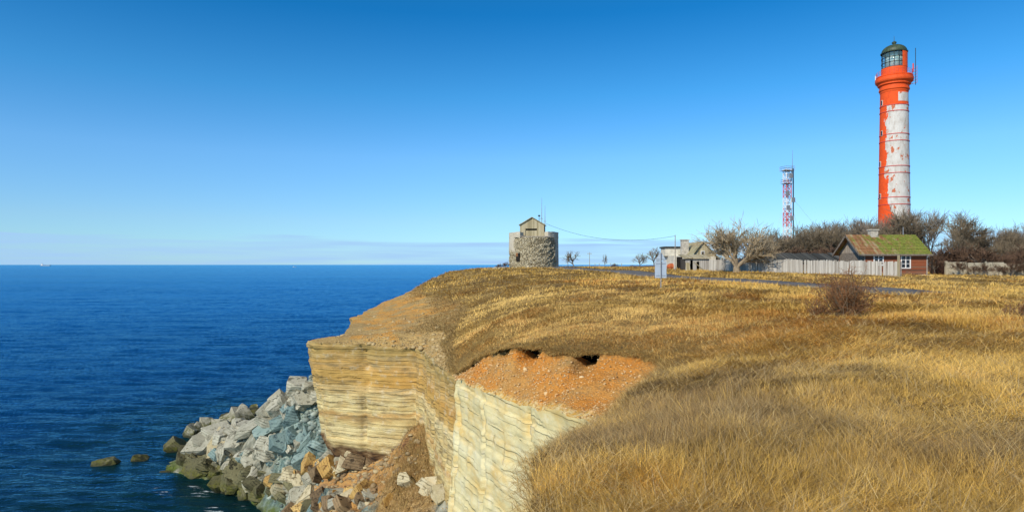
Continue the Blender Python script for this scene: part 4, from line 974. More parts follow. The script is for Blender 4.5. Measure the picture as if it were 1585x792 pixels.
gl0, gl1 = lz(107), lz(83)
lan = MB().lathe([(2.45, gl0), (2.45, gl1)], 24).build("lantern_glazing", M["lantern_glass"], lh)
m = MB()
for k in range(16):
    a = 2 * math.pi * k / 16; m.box(-0.05, 0.05, 2.47, 2.57, gl0, gl1, Matrix.Rotation(a, 4, 'Z'))
for z in (gl0 + 0.05, (gl0 * 2 + gl1) / 3, (gl0 + 2 * gl1) / 3, gl1 - 0.05): m.lathe([(2.45, z - .05), (2.6, z - .05), (2.6, z + .05), (2.45, z + .05)], 32)
m.build("mullions", M["black_iron"], lan)
MB().lathe([(0.0, gl0), (1.1, gl0 + 0.1), (1.75, gl0 + 0.8), (1.95, (gl0 + gl1) / 2), (1.75, gl1 - 0.8), (1.1, gl1 - 0.2), (0, gl1 - .1)], 24).build("lens", M["lens"], lh, smooth=True)
m = MB(); m.lathe([(2.63, gl0), (2.66, gl0), (2.66, gl1), (2.63, gl1)], 10, R(-52), R(35)); m.build("blind_panel", M["tower_orange"], lh)
m = MB(); dz = gl1
m.lathe([(2.75, dz - 0.05), (2.78, dz + 0.15), (2.62, dz + 0.2)] + [(2.6 * math.cos(a), dz + 0.2 + 1.75 * math.sin(a)) for a in np.linspace(0.02, R(82), 12)], 40); dome = m.build("dome", M["dome_copper"], lh)
dt = dz + 1.93
MB().lathe([(0.36, dt - .1), (0.3, dt + .25), (0.48, dt + .35), (0.5, dt + .6), (0.3, dt + .75), (0.05, dt + .9), (0.03, dt + 2.0)], 14).build("vent_ball", M["dome_copper"], dome)
m = MB()
for k in range(28):
    a = 2 * math.pi * k / 28; x, y = 3.62 * math.cos(a), 3.62 * math.sin(a); m.tube([(x, y, g0 - .05), (x, y, g0 + 1.05)], 0.03, 4)
for z in (0.4, 0.72, 1.05):
    m.tube([(3.62 * math.cos(a), 3.62 * math.sin(a), g0 + z) for a in np.linspace(0, 2 * math.pi, 33)], 0.025, 4, cap=False)
m.build("gallery_railing", M["mast_red"], lh)
for v, u in ((160, 1370), (207, 1370), (254, 1368), (304, 1368)):
    z = lz(v); r_ = rad(z); a = math.asin(max(-.95, min(.95, (u - 1384) * 0.148 * 1.16 / r_)))
    Mx = Matrix.Rotation(a, 4, 'Z') @ Matrix.Translation((0, -r_, z))
    f = MB().box(-0.30, 0.30, -0.07, 0.1, -0.62, 0.62, Mx).build("window", M["plaster"], lh)
    MB().box(-0.22, 0.22, -0.10, 0.0, -0.52, 0.52, Mx).build("pane", M["glass_dark"], f)
m = MB(); xx = 4.15; m.tube([(xx, -.3, lz(136)), (xx, -.3, lz(80))], 0.075, 6); m.build("antenna_pole", M["black_iron"], lh)
m = MB()
for z in np.linspace(lz(134), lz(112), 6): m.tube([(3.4, -.3, z), (xx + .3, -.3, z + .25), (xx + .3, -.3, z + .7)], 0.05, 4)
m.tube([(3.7, -.3, lz(115)), (3.7, -.3, lz(103))], 0.16, 6); m.build("antenna_bracket", M["mast_red"], lh)
MB().tube([(-3.7, -.3, lz(126)), (-3.7, -.3, lz(115))], 0.12, 6).build("antenna", M["white_paint"], lh)

# ------------------------------------------------------------------ round stone tower with the wooden lookout hut
TX, TY = ax(826, 119.5), 119.5; TZ = gz(TX, TY) - 0.35
tw = empty("stone_tower", (TX, TY, TZ), 0)
tag(tw, "squat round ruined stone tower with crumbling walls at the cliff end of the field", "tower")
n = NT("tower_rubble", 0.95)
o = n.obj(); s = n.sep(o)
c = n.ramp(n.noise(1.6, 6, o, 0.6), [(0.3, (0.30, 0.24, 0.13)), (0.5, (0.56, 0.47, 0.28)), (0.7, (0.72, 0.64, 0.44))])
vc = n.voro(2.6, n.map(o, (1, 1, 1.6)), 'F1', 1); c = n.mix(0.35, c, n.mix(n.sep(vc)[0], (0.25, 0.2, 0.12), (0.72, 0.65, 0.5)))
ve = n.voro(2.6, n.map(o, (1, 1, 1.6)), 'DISTANCE_TO_EDGE', 0)
c = n.mix(n.math('MULTIPLY', n.mr(ve, 0.09, 0.02), n.attr("rub", "Fac")), c, (0.10, 0.075, 0.045))
c = n.mix(n.attr("rub", "Fac"), n.mix(n.noise(1.0, 6, n.map(o, (1, 1, .4))), (0.42, 0.36, 0.26), (0.64, 0.58, 0.46)), c)
M["tower"] = n.done(c, n.bump(n.math('ADD', n.math('MULTIPLY', n.mr(ve, 0, 0.2), n.attr("rub", "Fac")), n.noise(6, 6, o)), 0.9, 0.15))
zt_ = az(368, TY) - TZ; RB = 4.62
na, nr = 260, 90; th_ = np.linspace(0, 2 * math.pi, na); rows = []; rub = []
for j in range(nr):
    t = j / (nr - 1); z = t * zt_
    rr_ = RB * (1 - 0.015 * t) * np.ones(na); ang = th_
    # plaster survives on both flanks; in between the facing has fallen, leaving a rough face
    fr = np.cos(ang + R(90)); lat = np.cos(ang)
    edge_ = 0.87 - 0.28 * (1 - t) * 0 + 0.10 * fbm(t * 5, lat * 0 + 3, 0, 301, 3)
    left = sstep(-edge_ * 0.93 - 0.22 * sstep(0.4, 0.1, t) * -0, -edge_ * 0.93 + 0.06, lat); rightm = sstep(edge_ + 0.10 - 0.15 * t, edge_ + 0.04 - 0.15 * t, lat)
    mk = left * rightm * (np.sin(ang) < 0.2)
    mk = np.maximum(mk, sstep(0.62, 0.45, t + 0.12 * fbm(ang * 2, t * 3, 0, 305, 3)) * (lat < 0) * (np.sin(ang) < 0.4))
    x0, y0 = np.cos(ang), np.sin(ang)
    bump_ = fbm(x0 * 6, y0 * 6, z * 1.3, 307, 4) * 0.16 + (vnoise(x0 * 13, y0 * 13, z * 2.8, 309) - .5) * 0.22
    rr_ = rr_ + mk * (bump_ - 0.12)
    rows.append(np.stack([x0 * rr_, y0 * rr_, np.full(na, z) + mk * 0.05 * fbm(ang * 9, 0, 0, 3) * (t == 1)], 1)); rub.append(mk)
rows.append(np.stack([np.cos(th_) * (RB - .9), np.sin(th_) * (RB - .9), np.full(na, zt_ + 0.02)], 1)); rub.append(np.ones(na) * .5)
rows.append(np.stack([np.cos(th_) * .1, np.sin(th_) * .1, np.full(na, zt_ - 0.1)], 1)); rub.append(np.ones(na) * .5)
np_mesh("tower_wall", np.concatenate(rows), grid_faces(len(rows), na), None, M["tower"], tw, attrs={"rub": np.concatenate(rub)})
def pier(a0, a1, h, seed):
    ks = 16; js = 10; rws = []
    for j in range(js):
        t = j / (js - 1); aa_ = np.linspace(R(a0), R(a1), ks)
        ro = RB * 0.985 + 0.02 + 0.06 * fbm(aa_ * 6, t * 2, 0, seed, 3); rws.append(np.stack([np.cos(aa_) * ro, np.sin(aa_) * ro, zt_ - 0.05 + t * h + 0.1 * t * fbm(aa_ * 5, 1, 0, seed + 3)], 1))
    for ri in (RB - 0.6, RB - 1.15):
        aa_ = np.linspace(R(a0), R(a1), ks); rws.append(np.stack([np.cos(aa_) * ri, np.sin(aa_) * ri, zt_ + h - .1 + 0 * aa_], 1))
    rws.append(np.stack([np.cos(aa_) * (RB - 1.15), np.sin(aa_) * (RB - 1.15), zt_ - .1 + 0 * aa_], 1))
    V = np.concatenate(rws); f = grid_faces(len(rws), ks)
    e0 = [j * ks for j in range(len(rws))]; e1 = [j * ks + ks - 1 for j in range(len(rws))]
    me = bpy.data.meshes.new("parapet_pier"); me.from_pydata([tuple(v) for v in V], [], [tuple(q) for q in f] + [tuple(e0), tuple(e1[::-1])]); me.materials.append(M["tower"])
    link(bpy.data.objects.new("parapet_pier", me), tw)
pier(182, 236, 0.95, 311); pier(302, 362, 1.05, 313); pier(95, 130, .8, 317)
for a_, zc_, h_ in ((R(270 - 40), az(398, TY) - TZ, 1.5),):
    Mx = Matrix.Rotation(a_ + R(90), 4, 'Z') @ Matrix.Translation((0, -RB * 0.975, 0))
    MB().box(-0.42, 0.42, -.12, .3, zc_ - h_ / 2, zc_ + h_ / 2, Mx).build("doorway_shade", M["shade_black"], tw)  # solid near-black block, the shade of the recess painted as colour
    MB().box(-0.42, 0.02, -.15, -.1, zc_ + .1, zc_ + h_ / 2, Mx).build("red_door_leaf", M["twig_red"], tw)
MB().box(-2.6, 2.9, -3.95, -3.7, zt_ + .02, zt_ + .16).build("roof_ledge", M["pole_wood"], tw)
# hut on top
hut = empty("lookout_hut", (ax(823.5, 117), 117.2, az(368.5, 117)), R(-6))
tag(hut, "small grey boarded lookout hut with a gable standing on the round stone tower", "hut")
hw, hh_, hp = 2.2, az(346, 117) - az(368.5, 117), az(336, 117) - az(368.5, 117)
m = MB(); m.wall(2 * hw, hh_, 0.12, [(1.0, 3.1, .35, 1.75)], -hw, 0, 0)
m.box(-hw, -hw + .12, .12, 3.4, 0, hh_); m.box(hw - .12, hw, .12, 3.4, 0, hh_); m.box(-hw, hw, 3.4, 3.52, 0, hh_)
m.prism([(-hw, hh_), (hw, hh_), (0, hp - .08)], 'y', 0.0, 0.12); m.prism([(-hw, hh_), (hw, hh_), (0, hp - .08)], 'y', 3.4, 3.52)
m.build("wall", M["hut_boards"], hut)
f = MB().box(-1.2, .9, .14, .2, .35, 1.42).build("shutter", M["hut_boards"], hut)
MB().box(-1.18, .88, .3, .34, 1.4, 1.8).build("opening_shade", M["shade_black"], f)  # near-black panel standing in for the dim inside of the hut
m = MB()
for sgn in (-1, 1):
    L_ = math.hypot(hw + .25, hp - hh_ + .2); an = math.atan2(hp - hh_ + .15, hw)
    Mx = Matrix.Translation((0, 0, hp + .02)) @ Matrix.Rotation(sgn * an, 4, 'Y')
    m.box(0 if sgn > 0 else -L_, L_ if sgn > 0 else 0, -.25, 3.75, -.05, .05, Mx)
m.build("roof", M["olive_roof"], hut)
for nm, u, v0_, v1_, yy, lab in (("antenna_mast", 838.5, 306, 352, 118.5, "taller thin radio mast rising behind the lookout hut"), ("antenna_mast", 843.5, 318, 350, 118.8, "shorter of the two radio masts behind the lookout hut")):
    e = empty(nm, (ax(u, yy), yy, az(v1_, yy) - 1.6)); h_ = az(v0_, yy) - az(v1_, yy) + 1.6
    MB().tube([(0, 0, 0), (0, 0, h_ * .55), (0, 0, h_)], [.07, .06, .025], 6).build("mast_tube", M["grey_metal"], e)
    MB().box(-.25, .25, -.04, .04, h_ * .45, h_ * .45 + .08).build("cross_bar", M["grey_metal"], e)
    tag(e, lab, "antenna")
e = MB(); e.tube([(0, 0, 0), (0, 0, .9)], 0.04, 5); e.lathe([(0.0, .9), (.2, 1.0), (.22, 1.15), (0, 1.25)], 10)
o = e.build("anemometer", M["black_iron"]); o.location = (ax(834.5, 118.2), 118.2, az(343, 118.2)); tag(o, "small black round sensor on a stub pole over the hut roof", "sensor")

# ------------------------------------------------------------------ wooden house with the mossy roof
HX, HY = ax(1337, 79.5), 79.5; HZ = gz(48, 80) - 0.25
hs = empty("wooden_house", (HX + .35, HY + .5, HZ), 0)
tag(hs, "old red brown board house with a mossy rusted roof below the lighthouse", "house")
W_, D_ = ax(1437, 80) - HX - .5, 6.2; HE = az(390.5, 80) - HZ; HR = az(363.5, 83) - HZ
def zwin(v): return az(v, 80) - HZ
wins = [(ax(u0, 80) - HX - .35, ax(u1, 80) - HX - .35, zwin(v1), zwin(v0)) for u0, u1, v0, v1 in ((1353.5, 1366, 396, 409.5), (1395.5, 1408, 396, 414))]
m = MB(); m.wall(W_, HE, .15, wins); m.box(0, W_, D_ - .15, D_, 0, HE); m.box(W_ - .15, W_, .15, D_ - .15, 0, HE); m.build("wall", M["red_boards"], hs)
m = MB(); m.box(-.004, .15, .16, D_ - .16, 0, HE); m.build("side_wall", M["bark_grey"], hs)
m = MB(); m.prism([(-.0, HE), (D_, HE), (D_ / 2, HR - .12)], 'x', 0.0, .12); m.prism([(-.0, HE), (D_, HE), (D_ / 2, HR - .12)], 'x', W_ - .12, W_); m.build("gable", M["gable_boards"], hs)
an = math.atan2(HR - HE, D_ / 2); L_ = math.hypot(HR - HE, D_ / 2) + .45
m = MB()
for sgn in (1, -1):
    for k in range(12):
        s0 = L_ * k / 12; s1 = L_ * (k + 1) / 12
        Mx = Matrix.Translation((0, D_ / 2, HR)) @ Matrix.Rotation(-sgn * (math.pi - an) if False else sgn * an, 4, 'X')
        ya, yb = (-s1, -s0) if sgn > 0 else (s0, s1)
        x0_, x1_ = -.75, W_ + .45
        m.box(x0_, x1_, ya, yb, -.04 - 0.012 * (k % 2), .045 + 0.015 * ((k * 7) % 3), Mx)
roof = m.build("roof", M["mossy_roof"], hs)
m = MB(); cx_ = ax(1358, 82) - HX - .35
m.box(cx_ - .45, cx_ + .45, D_ / 2 - .5, D_ / 2 + .3, HR - .6, HR + .55); m.box(cx_ - .55, cx_ + .55, D_ / 2 - .6, D_ / 2 + .4, HR + .55, HR + .72); m.build("chimney", M["chimney_stone"], roof)
MB().tube([(W_ - 1.1, D_ / 2, HR - .2), (W_ - 1.1, D_ / 2, HR + 1.0)], .05, 6).build("roof_pipe", M["grey_metal"], roof)
m = MB()
for sgn in (1, -1):
    Mx = Matrix.Translation((0, D_ / 2, HR)) @ Matrix.Rotation(sgn * an, 4, 'X')
    m.box(-.78, -.70, -L_ if sgn > 0 else 0, 0 if sgn > 0 else L_, -.22, .02, Mx)
m.box(-.75, W_ + .45, -.50, -.44, HE - .42, HE - .22); m.build("bargeboard", M["bark_grey"], hs)
for (a, b, c0, c1) in wins:
    f = MB(); f.wall(b - a + .24, c1 - c0 + .24, .08, [(.12, (b - a) / 2 + .07, .12, c1 - c0 + .12), ((b - a) / 2 + .17, b - a + .12, .12, c1 - c0 + .12)], a - .12, -.06, c0 - .12)
    fr_ = f.build("window", M["white_paint"], hs)
    MB().box(a, b, .05, .07, c0, c1).build("pane", M["glass_dark"], fr_)
    g_ = MB(); 
    for zz_ in ((c0 * 2 + c1) / 3, (c0 + 2 * c1) / 3): g_.box(a, b, .0, .04, zz_ - .025, zz_ + .025)
    g_.build("glazing_bar", M["white_paint"], fr_)
m = MB()
for x0_ in (-.03, W_ - .1): m.box(x0_, x0_ + .13, -.03, .0, 0, HE)
m.build("corner_board", M["pole_wood"], hs)
MB().box(W_ - 1.2, W_ + .5, -.5, -.05, 0, .3).build("doorstep", M["plaster"], hs)
MB().tube([(W_ + .38, -.35, 0), (W_ + .38, -.35, HE)], .05, 6).build("downpipe", M["shade_black"], hs)

# ------------------------------------------------------------------ old plastered house on the left
OX, OY = ax(1072, 103), 103.0; OZ = gz(31, 103) - .3
oh = empty("old_house", (OX, OY, OZ), 0); tag(oh, "dilapidated pale house with an olive roof and brick chimney beside the bare tree", "house")
W2 = ax(1108, 103) - OX; E2 = az(397, 103) - OZ; R2 = az(374, 103) - OZ; D2 = 10.5
m = MB(); m.box(0, W2, 0, D2, 0, E2); m.build("wall", M["plaster"], oh)
m = MB(); m.prism([(0, E2), (W2, E2), (W2 * .43, R2 - .1)], 'y', 0.0, .15); m.build("gable", M["hut_boards"], oh)
m = MB(); xr = W2 * .43
for (xa, za, xb, zb_) in ((xr, R2, -.5, E2 - .35), (xr, R2, W2 + .35, E2 - .3)):
    dx, dz_ = xb - xa, zb_ - za; ln = math.hypot(dx, dz_); nx, nz_ = -dz_ / ln * .1, dx / ln * .1
    if nz_ < 0: nx, nz_ = -nx, -nz_
    m.prism([(xa, za), (xb, zb_), (xb + nx, zb_ + nz_), (xa + nx, za + nz_)], 'y', -.35, D2 + .2)
r2 = m.build("roof", M["olive_roof"], oh)
m = MB(); m.box(-.9, -.2 + .45, 3.1, 4.0, E2 + .3, R2 + .35); m.box(-1.0, .35, 3.0, 4.1, R2 + .35, R2 + .5); m.build("chimney", M["chimney_stone"], r2)
m = MB(); m.box(-2.4, -.02, 2.2, 9, 0, E2 + .2); m.build("annex", M["plaster"], oh)
m = MB(); m.box(-2.9, -.02, 6.2, 9.4, E2 + .2, az(381.5, 110) - OZ - .25); m.build("annex_upper_storey", M["plaster"], oh)
MB().box(-3.1, .1, 6.0, 9.6, az(381.5, 110) - OZ - .25, az(381.5, 110) - OZ).build("annex_roof", M["dark_roofing"], oh)
f = MB().box(1.3, 1.9, -.06, -.01, E2 + .1, E2 + .9).build("window", M["white_paint"], oh); MB().box(1.4, 1.8, -.08, -.06, E2 + .2, E2 + .8).build("pane", M["glass_dark"], f)
f = MB().box(-2.0, -1.1, 2.12, 2.18, .3, 2.4).build("door", M["shade_black"], oh)
MB().prism([(W2, E2 - .1), (W2 + 3.2, E2 - 1.0), (W2 + 3.2, E2 - 1.15), (W2, E2 - .3)], 'y', 0.5, 5).build("lean_to_roof", M["dark_roofing"], oh)
# tumbledown shed in front of it
e = empty("lean_to_shed", (ax(1061, 99), 99, gz(28, 99) - .2), 0); tag(e, "ruined grey board lean-to with gaping dark doorways beside the old house", "shed")
w3 = ax(1098, 99) - ax(1061, 99); m = MB(); m.wall(w3, 1.95, .1, [(.75, 1.15, 0, 1.75), (1.7, 2.15, 0, 1.5)]); m.box(0, .1, .1, 3, 0, 1.95); m.box(w3 - .1, w3, .1, 3, 0, 1.8); m.build("wall", M["grey_planks"], e)
MB().box(.1, w3 - .1, 2.8, 2.9, 0, 1.8).build("back_wall", M["shade_black"], e)  # coloured near black to paint the dimness behind the door openings
MB().prism([(-.35, 2.0), (3.2, 2.55), (3.2, 2.65), (-.35, 2.12)], 'x', -.3, w3 + .2).build("roof", M["hut_boards"], e)
m = MB(); m.box(.1, .7, -.3, -.25, .1, 1.3, Matrix.Rotation(R(-8), 4, 'Y')); m.tube([(1.2, -.1, 1.5), (2.9, -.2, .1)], .05, 5); m.build("fallen_boards", M["hut_boards"], e)
o = MB().lathe([(0, -.5), (.8, -.4), (1.05, 0), (.85, .5), (.3, .72), (0, .75)], 14).build("hay_mound", M["barn_door"]); o.location = (ax(1039.5, 106), 106, gz(26, 106) + .3); o.scale = (.8, .6, .8); tag(o, "rust orange mound against the left wall of the old house", "mound")

# ------------------------------------------------------------------ fences
def fence(pts, h, label, name="board_fence"):
    a0, a1 = pts[0], pts[-1]; e = empty(name, (a0[0], a0[1], 0), 0); tag(e, label, "fence")
    rnd = random.Random(hash(label) % 1000 if False else len(label)); mbd = MB(); mr_ = MB()
    for (p, q) in zip(pts[:-1], pts[1:]):
        p, q = Vector(p), Vector(q); L = (q - p).length; k = int(L / .16); d = (q - p) / L; an = math.atan2(d.y, d.x)
        for i in range(k):
            c = p + d * (i * .16); z = gz(c.x, c.y); hh = h + rnd.gauss(0, .03) - (.12 if rnd.random() < .05 else 0)
            if rnd.random() < .015: continue
            Mx = Matrix.Translation((c.x - a0[0], c.y - a0[1], z)) @ Matrix.Rotation(an, 4, 'Z') @ Matrix.Rotation(rnd.gauss(0, .012), 4, 'Y')
            mbd.box(0, .148, -.012 + rnd.gauss(0, .004), .012, -.25, hh, Mx)
        kp = max(1, int(L / 2.6))
        for i in range(kp + 1):
            c = p + d * (L * i / kp); z = gz(c.x, c.y); Mx = Matrix.Translation((c.x - a0[0], c.y - a0[1], z)) @ Matrix.Rotation(an, 4, 'Z')
            MB().box(-.06, .06, .02, .14, -.3, h + .02, Mx).build("post", M["pole_wood"], e)
            if i < kp:
                c2 = p + d * (L * (i + 1) / kp); z2 = gz(c2.x, c2.y)
                for zz_ in (.35, h - .3): mr_.tube([(c.x - a0[0] - d.y * .05, c.y - a0[1] + d.x * .05, z + zz_), (c2.x - a0[0] - d.y * .05, c2.y - a0[1] + d.x * .05, z2 + zz_)], .035, 4)
    mbd.build("boards", FM, e); mr_.build("rail", M["pole_wood"], e); return e
n = NT("fence_board", 0.9)
g_ = n.t.nodes.new("ShaderNodeNewGeometry").outputs["Random Per Island"]
c = n.ramp(n.math('ADD', n.math('MULTIPLY', g_, .6), n.math('MULTIPLY', n.noise(1.2, 6, n.map(n.obj(), (9, 9, .8))), .5)), [(0.2, (0.26, 0.23, 0.19)), (0.5, (0.41, 0.38, 0.33)), (0.85, (0.54, 0.51, 0.45))])
FM = n.done(c, n.bump(n.noise(3, 4, n.map(n.obj(), (20, 20, 1))), .4, .01))
fence([(ax(1098, 97), 97), (ax(1140, 93), 93), (ax(1250, 84), 84), (ax(1394, 75.5), 75.5)], 1.72, "long weathered grey board fence running from the shed to the red house")
MB_ = MB(); MB_.box(-.09, .09, -.09, .09, -.3, 2.5); o = MB_.build("fence_post", M["hut_boards"]); o.location = (ax(1391.5, 75), 75.1, gz(45, 75)); tag(o, "tall pale post at the right end of the board fence", "post")
# concrete wall at the right
n = NT("mottled_wall", 0.95); p = n.pos()
c = n.ramp(n.noise(1.3, 5, p), [(0.3, (0.30, 0.25, 0.17)), (0.6, (0.50, 0.44, 0.32))]); c = n.mix(n.mr(n.noise(0.8, 5, n.map(p, (1, 1, .5))), .52, .58), c, (0.11, 0.09, 0.06)); WM = n.done(c, n.bump(n.noise(4, 5, p), .8, .06))
e = empty("panel_wall", (ax(1465, 84), 84, gz(57, 84)), 0); tag(e, "mottled grey panel wall half hidden by dark creepers at the field's right side", "wall")
for k in range(9):
    x0_ = k * 2.55; hh = 1.55 + .12 * ((k * 7) % 3) - (.0 if k else -.1); z = gz(ax(1465, 84) + x0_, 84) - gz(57, 84)
    MB().box(x0_ + .14, x0_ + 2.4, .04, .16, z - .4, z + hh).build("panel", WM, e); MB().box(x0_ - .12, x0_ + .13, -.02, .22, z - .4, z + hh + .12).build("post", WM, e)
# long low shed with the dark roof
SX, SY = ax(1163, 97), 97.0; SZ = gz(42, 97) - .3
e = empty("long_shed", (SX, SY, SZ), 0); tag(e, "long low shed with a collapsing dark roof behind the board fence", "shed")
w4 = ax(1337, 97) - SX; e4 = az(404.5, 97) - SZ; r4 = az(392.5, 101) - SZ
MB().box(0, w4, .3, .45, 0, e4).build("wall", M["bark_grey"], e)
m = MB(); kk = 40; rnd = random.Random(4)
for k in range(kk):
    xa, xb = w4 * k / kk - 0.3, w4 * (k + 1) / kk - 0.3 - .05; tt = min(1, .25 + k / 9.0); dz_ = rnd.uniform(-.07, .09)
    ra = e4 + (r4 - e4) * tt
    m.prism([(-.2, e4 + dz_), (3.9, ra + dz_), (3.9, ra + .07 + dz_), (-.2, e4 + .07 + dz_)], 'x', xa, xb)
m.build("roof", M["dark_roofing"], e)
MB().prism([(4.0, e4), (4.0, r4 - .1), (7.5, e4)], 'x', 1.5, w4).build("rear_roof", M["dark_roofing"], e)

# ------------------------------------------------------------------ lattice mast
MXx, MYy = ax(1218.5, 172), 172.0; MZ = gz(MXx, MYy) - .3
ms = empty("lattice_mast", (MXx, MYy, MZ), R(12)); tag(ms, "red and white lattice radio mast with platforms rising behind the bare trees", "mast")
def mz(v): return az(v, MYy) - MZ
hw = 0.72; cors = [(-hw, -hw), (hw, -hw), (hw, hw), (-hw, hw)]; top_ = mz(262)
for (x, y) in cors:
    leg = None
    nb = 7
    for b_ in range(nb):
        m = MB().tube([(x, y, top_ * b_ / nb), (x, y, top_ * (b_ + 1) / nb - .01)], .10, 6)
        o = m.build("leg" if leg is None else "leg_band", M["mast_red"] if b_ % 2 else M["mast_white"], ms if leg is None else leg); leg = leg or o
nb = 18; m = MB(); cur = 0
for b_ in range(nb):
    z0, z1 = top_ * b_ / nb, top_ * (b_ + 1) / nb; nw = int(z0 / top_ * 7 + .01)
    if nw != cur: m.build("bracing", M["mast_red"] if cur % 2 else M["mast_white"], ms); m = MB(); cur = nw
    for k in range(4):
        a, b = cors[k], cors[(k + 1) % 4]
        m.tube([(*a, z0), (*b, z1)], .05, 4); m.tube([(*b, z0), (*a, z1)], .05, 4); m.tube([(*a, z1), (*b, z1)], .05, 4)
m.build("bracing", M["mast_white"], ms)
for v, ww in ((264, 1.35), (284, 1.15)):
    z = mz(v); m = MB(); m.box(-ww, ww, -ww, ww, z - .08, z)
    for zz_ in (.5, 1.0):
        m.tube([(-ww, -ww, z + zz_), (ww, -ww, z + zz_), (ww, ww, z + zz_), (-ww, ww, z + zz_), (-ww, -ww, z + zz_)], .04, 4, cap=False)
    for k in range(4): m.tube([(ww * (1 if k in (0, 1) else -1), ww * (1 if k in (1, 2) else -1), z), (ww * (1 if k in (0, 1) else -1), ww * (1 if k in (1, 2) else -1), z + 1)], .04, 4)
    m.build("platform", M["grey_metal"], ms)
for v, x in ((273, .2), (300, -.8), (310, .9), (322, -.6), (338, .5)):
    MB().box(x - .45, x + .45, -1.5, -1.15, mz(v) - .6, mz(v) + .6).build("equipment_box", M["grey_metal"], ms)
MB().tube([(1.5, 0, top_ - 1), (1.6, 0, mz(232))], [.09, .03], 5).build("whip_antenna", M["grey_metal"], ms)
MB().box(.85, 1.1, -1.25, -1.1, 0, top_).build("cable_ladder", M["black_iron"], ms)
for dx, dy in ((-9, -4), (17, -3), (13, 8)):
    MB().tube([(0, 0, top_ * .78), (dx * 1.0, dy, .2)], .018, 4).build("guy_wire", M["grey_metal"], ms)

# ------------------------------------------------------------------ road sign seen from behind
sx, sy = ax(1023, 40), 40.0; z0 = gz(sx, sy)
e = empty("road_sign", (sx, sy, z0), R(3)); tag(e, "road sign seen from behind with a triangle plate over two upright boards", "sign")
MB().tube([(0, 0, -.2), (0, 0, az(391, 40) - z0)], .032, 8).build("pole", M["grey_metal"], e)
za, zb1 = az(430, 40) - z0, az(404, 40) - z0
m = MB(); m.box(-.36, -.015, .04, .065, za, zb1); m.build("board", M["sign_back"], e); MB().box(.015, .36, .04, .065, za, zb1).build("board", M["sign_back"], e)
MB().prism([(-.36, zb1 + .03), (.36, zb1 + .03), (.04, zb1 + .52), (-.04, zb1 + .52)], 'y', .04, .06).build("triangle_plate", M["sign_back"], e)
m = MB()
for zz_ in (za + .15, zb1 - .15, zb1 + .12): m.box(-.3, .3, .02, .038, zz_ - .01, zz_ + .01)
m.build("clamp_bar", M["grey_metal"], e)

# ------------------------------------------------------------------ poles and the slack wire
def pole(u, v0_, Y, label, r_=.09, arm=True):
    x = ax(u, Y); z = gz(x, Y); e = empty("utility_pole", (x, Y, z - .3)); h_ = az(v0_, Y) - z + .3
    MB().tube([(0, 0, 0), (0, 0, h_)], [r_ * 1.2, r_ * .8], 7).build("pole_shaft", M["pole_wood"], e)
    if arm: MB().box(-.45, .45, -.04, .04, h_ - .35, h_ - .25).build("crossarm", M["pole_wood"], e)
    return tag(e, label, "pole")
pole(1045, 363.5, 100, "thin dark pole at the left corner of the old house carrying the wire", .075, False)
pole(912.5, 390, 128, "thin pale pole between the round tree and the conical sapling", .05)
pole(879, 389, 130, "thin grey post just left of the small round tree by the stone tower", .05, False)
a, b = at(845, 344, 118.8), at(865, 368.5, 116); c_, d_ = at(960, 376.5, 108), at(1045, 365, 100)
P = []
for t in np.linspace(0, 1, 40):
    q = (at(845, 346, 118.8)) * (1 - t) + d_ * t; q[2] -= 4 * t * (1 - t) * 1.65; P.append(tuple(q))
o = MB().tube(P, .022, 4).build("overhead_wire", M["black_iron"]); tag(o, "slack overhead wire from the stone tower to the old house", "wire")
lab2 = "short thin post standing along the distant field edge"
pz = None
for u in (921, 927.5, 945, 951.5, 962):
    x, Y = ax(u, 130), 130.0
    if pz is None:
        pz = MB().tube([(0, 0, -.2), (0, 0, .9)], .05, 5).build("field_post", M["pole_wood"]); o = pz
    else: o = pz.copy(); COL.objects.link(o)
    o.location = (x, Y, gz(x, Y)); tag(o, lab2, "post", "thin posts along the distant field edge")
# rubble heap left of the tower
for i, (u, v, w_) in enumerate([(766, 412.5, 1.0), (773, 413, .8), (757, 415, .7), (779, 414, .6)]):
    x = ax(u, 113); rock("field_stone", (x, 113, gz(x, 113) + .1), (w_, w_ * .8, w_ * .5), (0, 0, i), "rock_pale", "pale stone in the weeds left of the round stone tower", "pale stones left of the tower", 400 + i)

# ------------------------------------------------------------------ ships on the horizon
def ship(u, Y, L, label):
    e = empty("ship", (ax(u, Y), Y, 0), 0); tag(e, label, "ship")
    MB().prism([(-L / 2, .0), (-L * .54, L * .07), (L * .55, L * .09), (L / 2, 0)], 'y', -L * .07, L * .07).build("hull", M["grey_metal"], e)
    MB().box(-L * .42, -L * .25, -L * .05, L * .05, L * .07, L * .2).build("bridge", M["white_paint"], e)
    MB().box(-L * .38, -L * .33, -L * .02, L * .02, L * .2, L * .27).build("funnel", M["grey_metal"], e)
ship(70, 9000, 130, "distant cargo ship on the horizon at the far left"); ship(456, 4200, 22, "small distant boat on the horizon near the picture's middle")

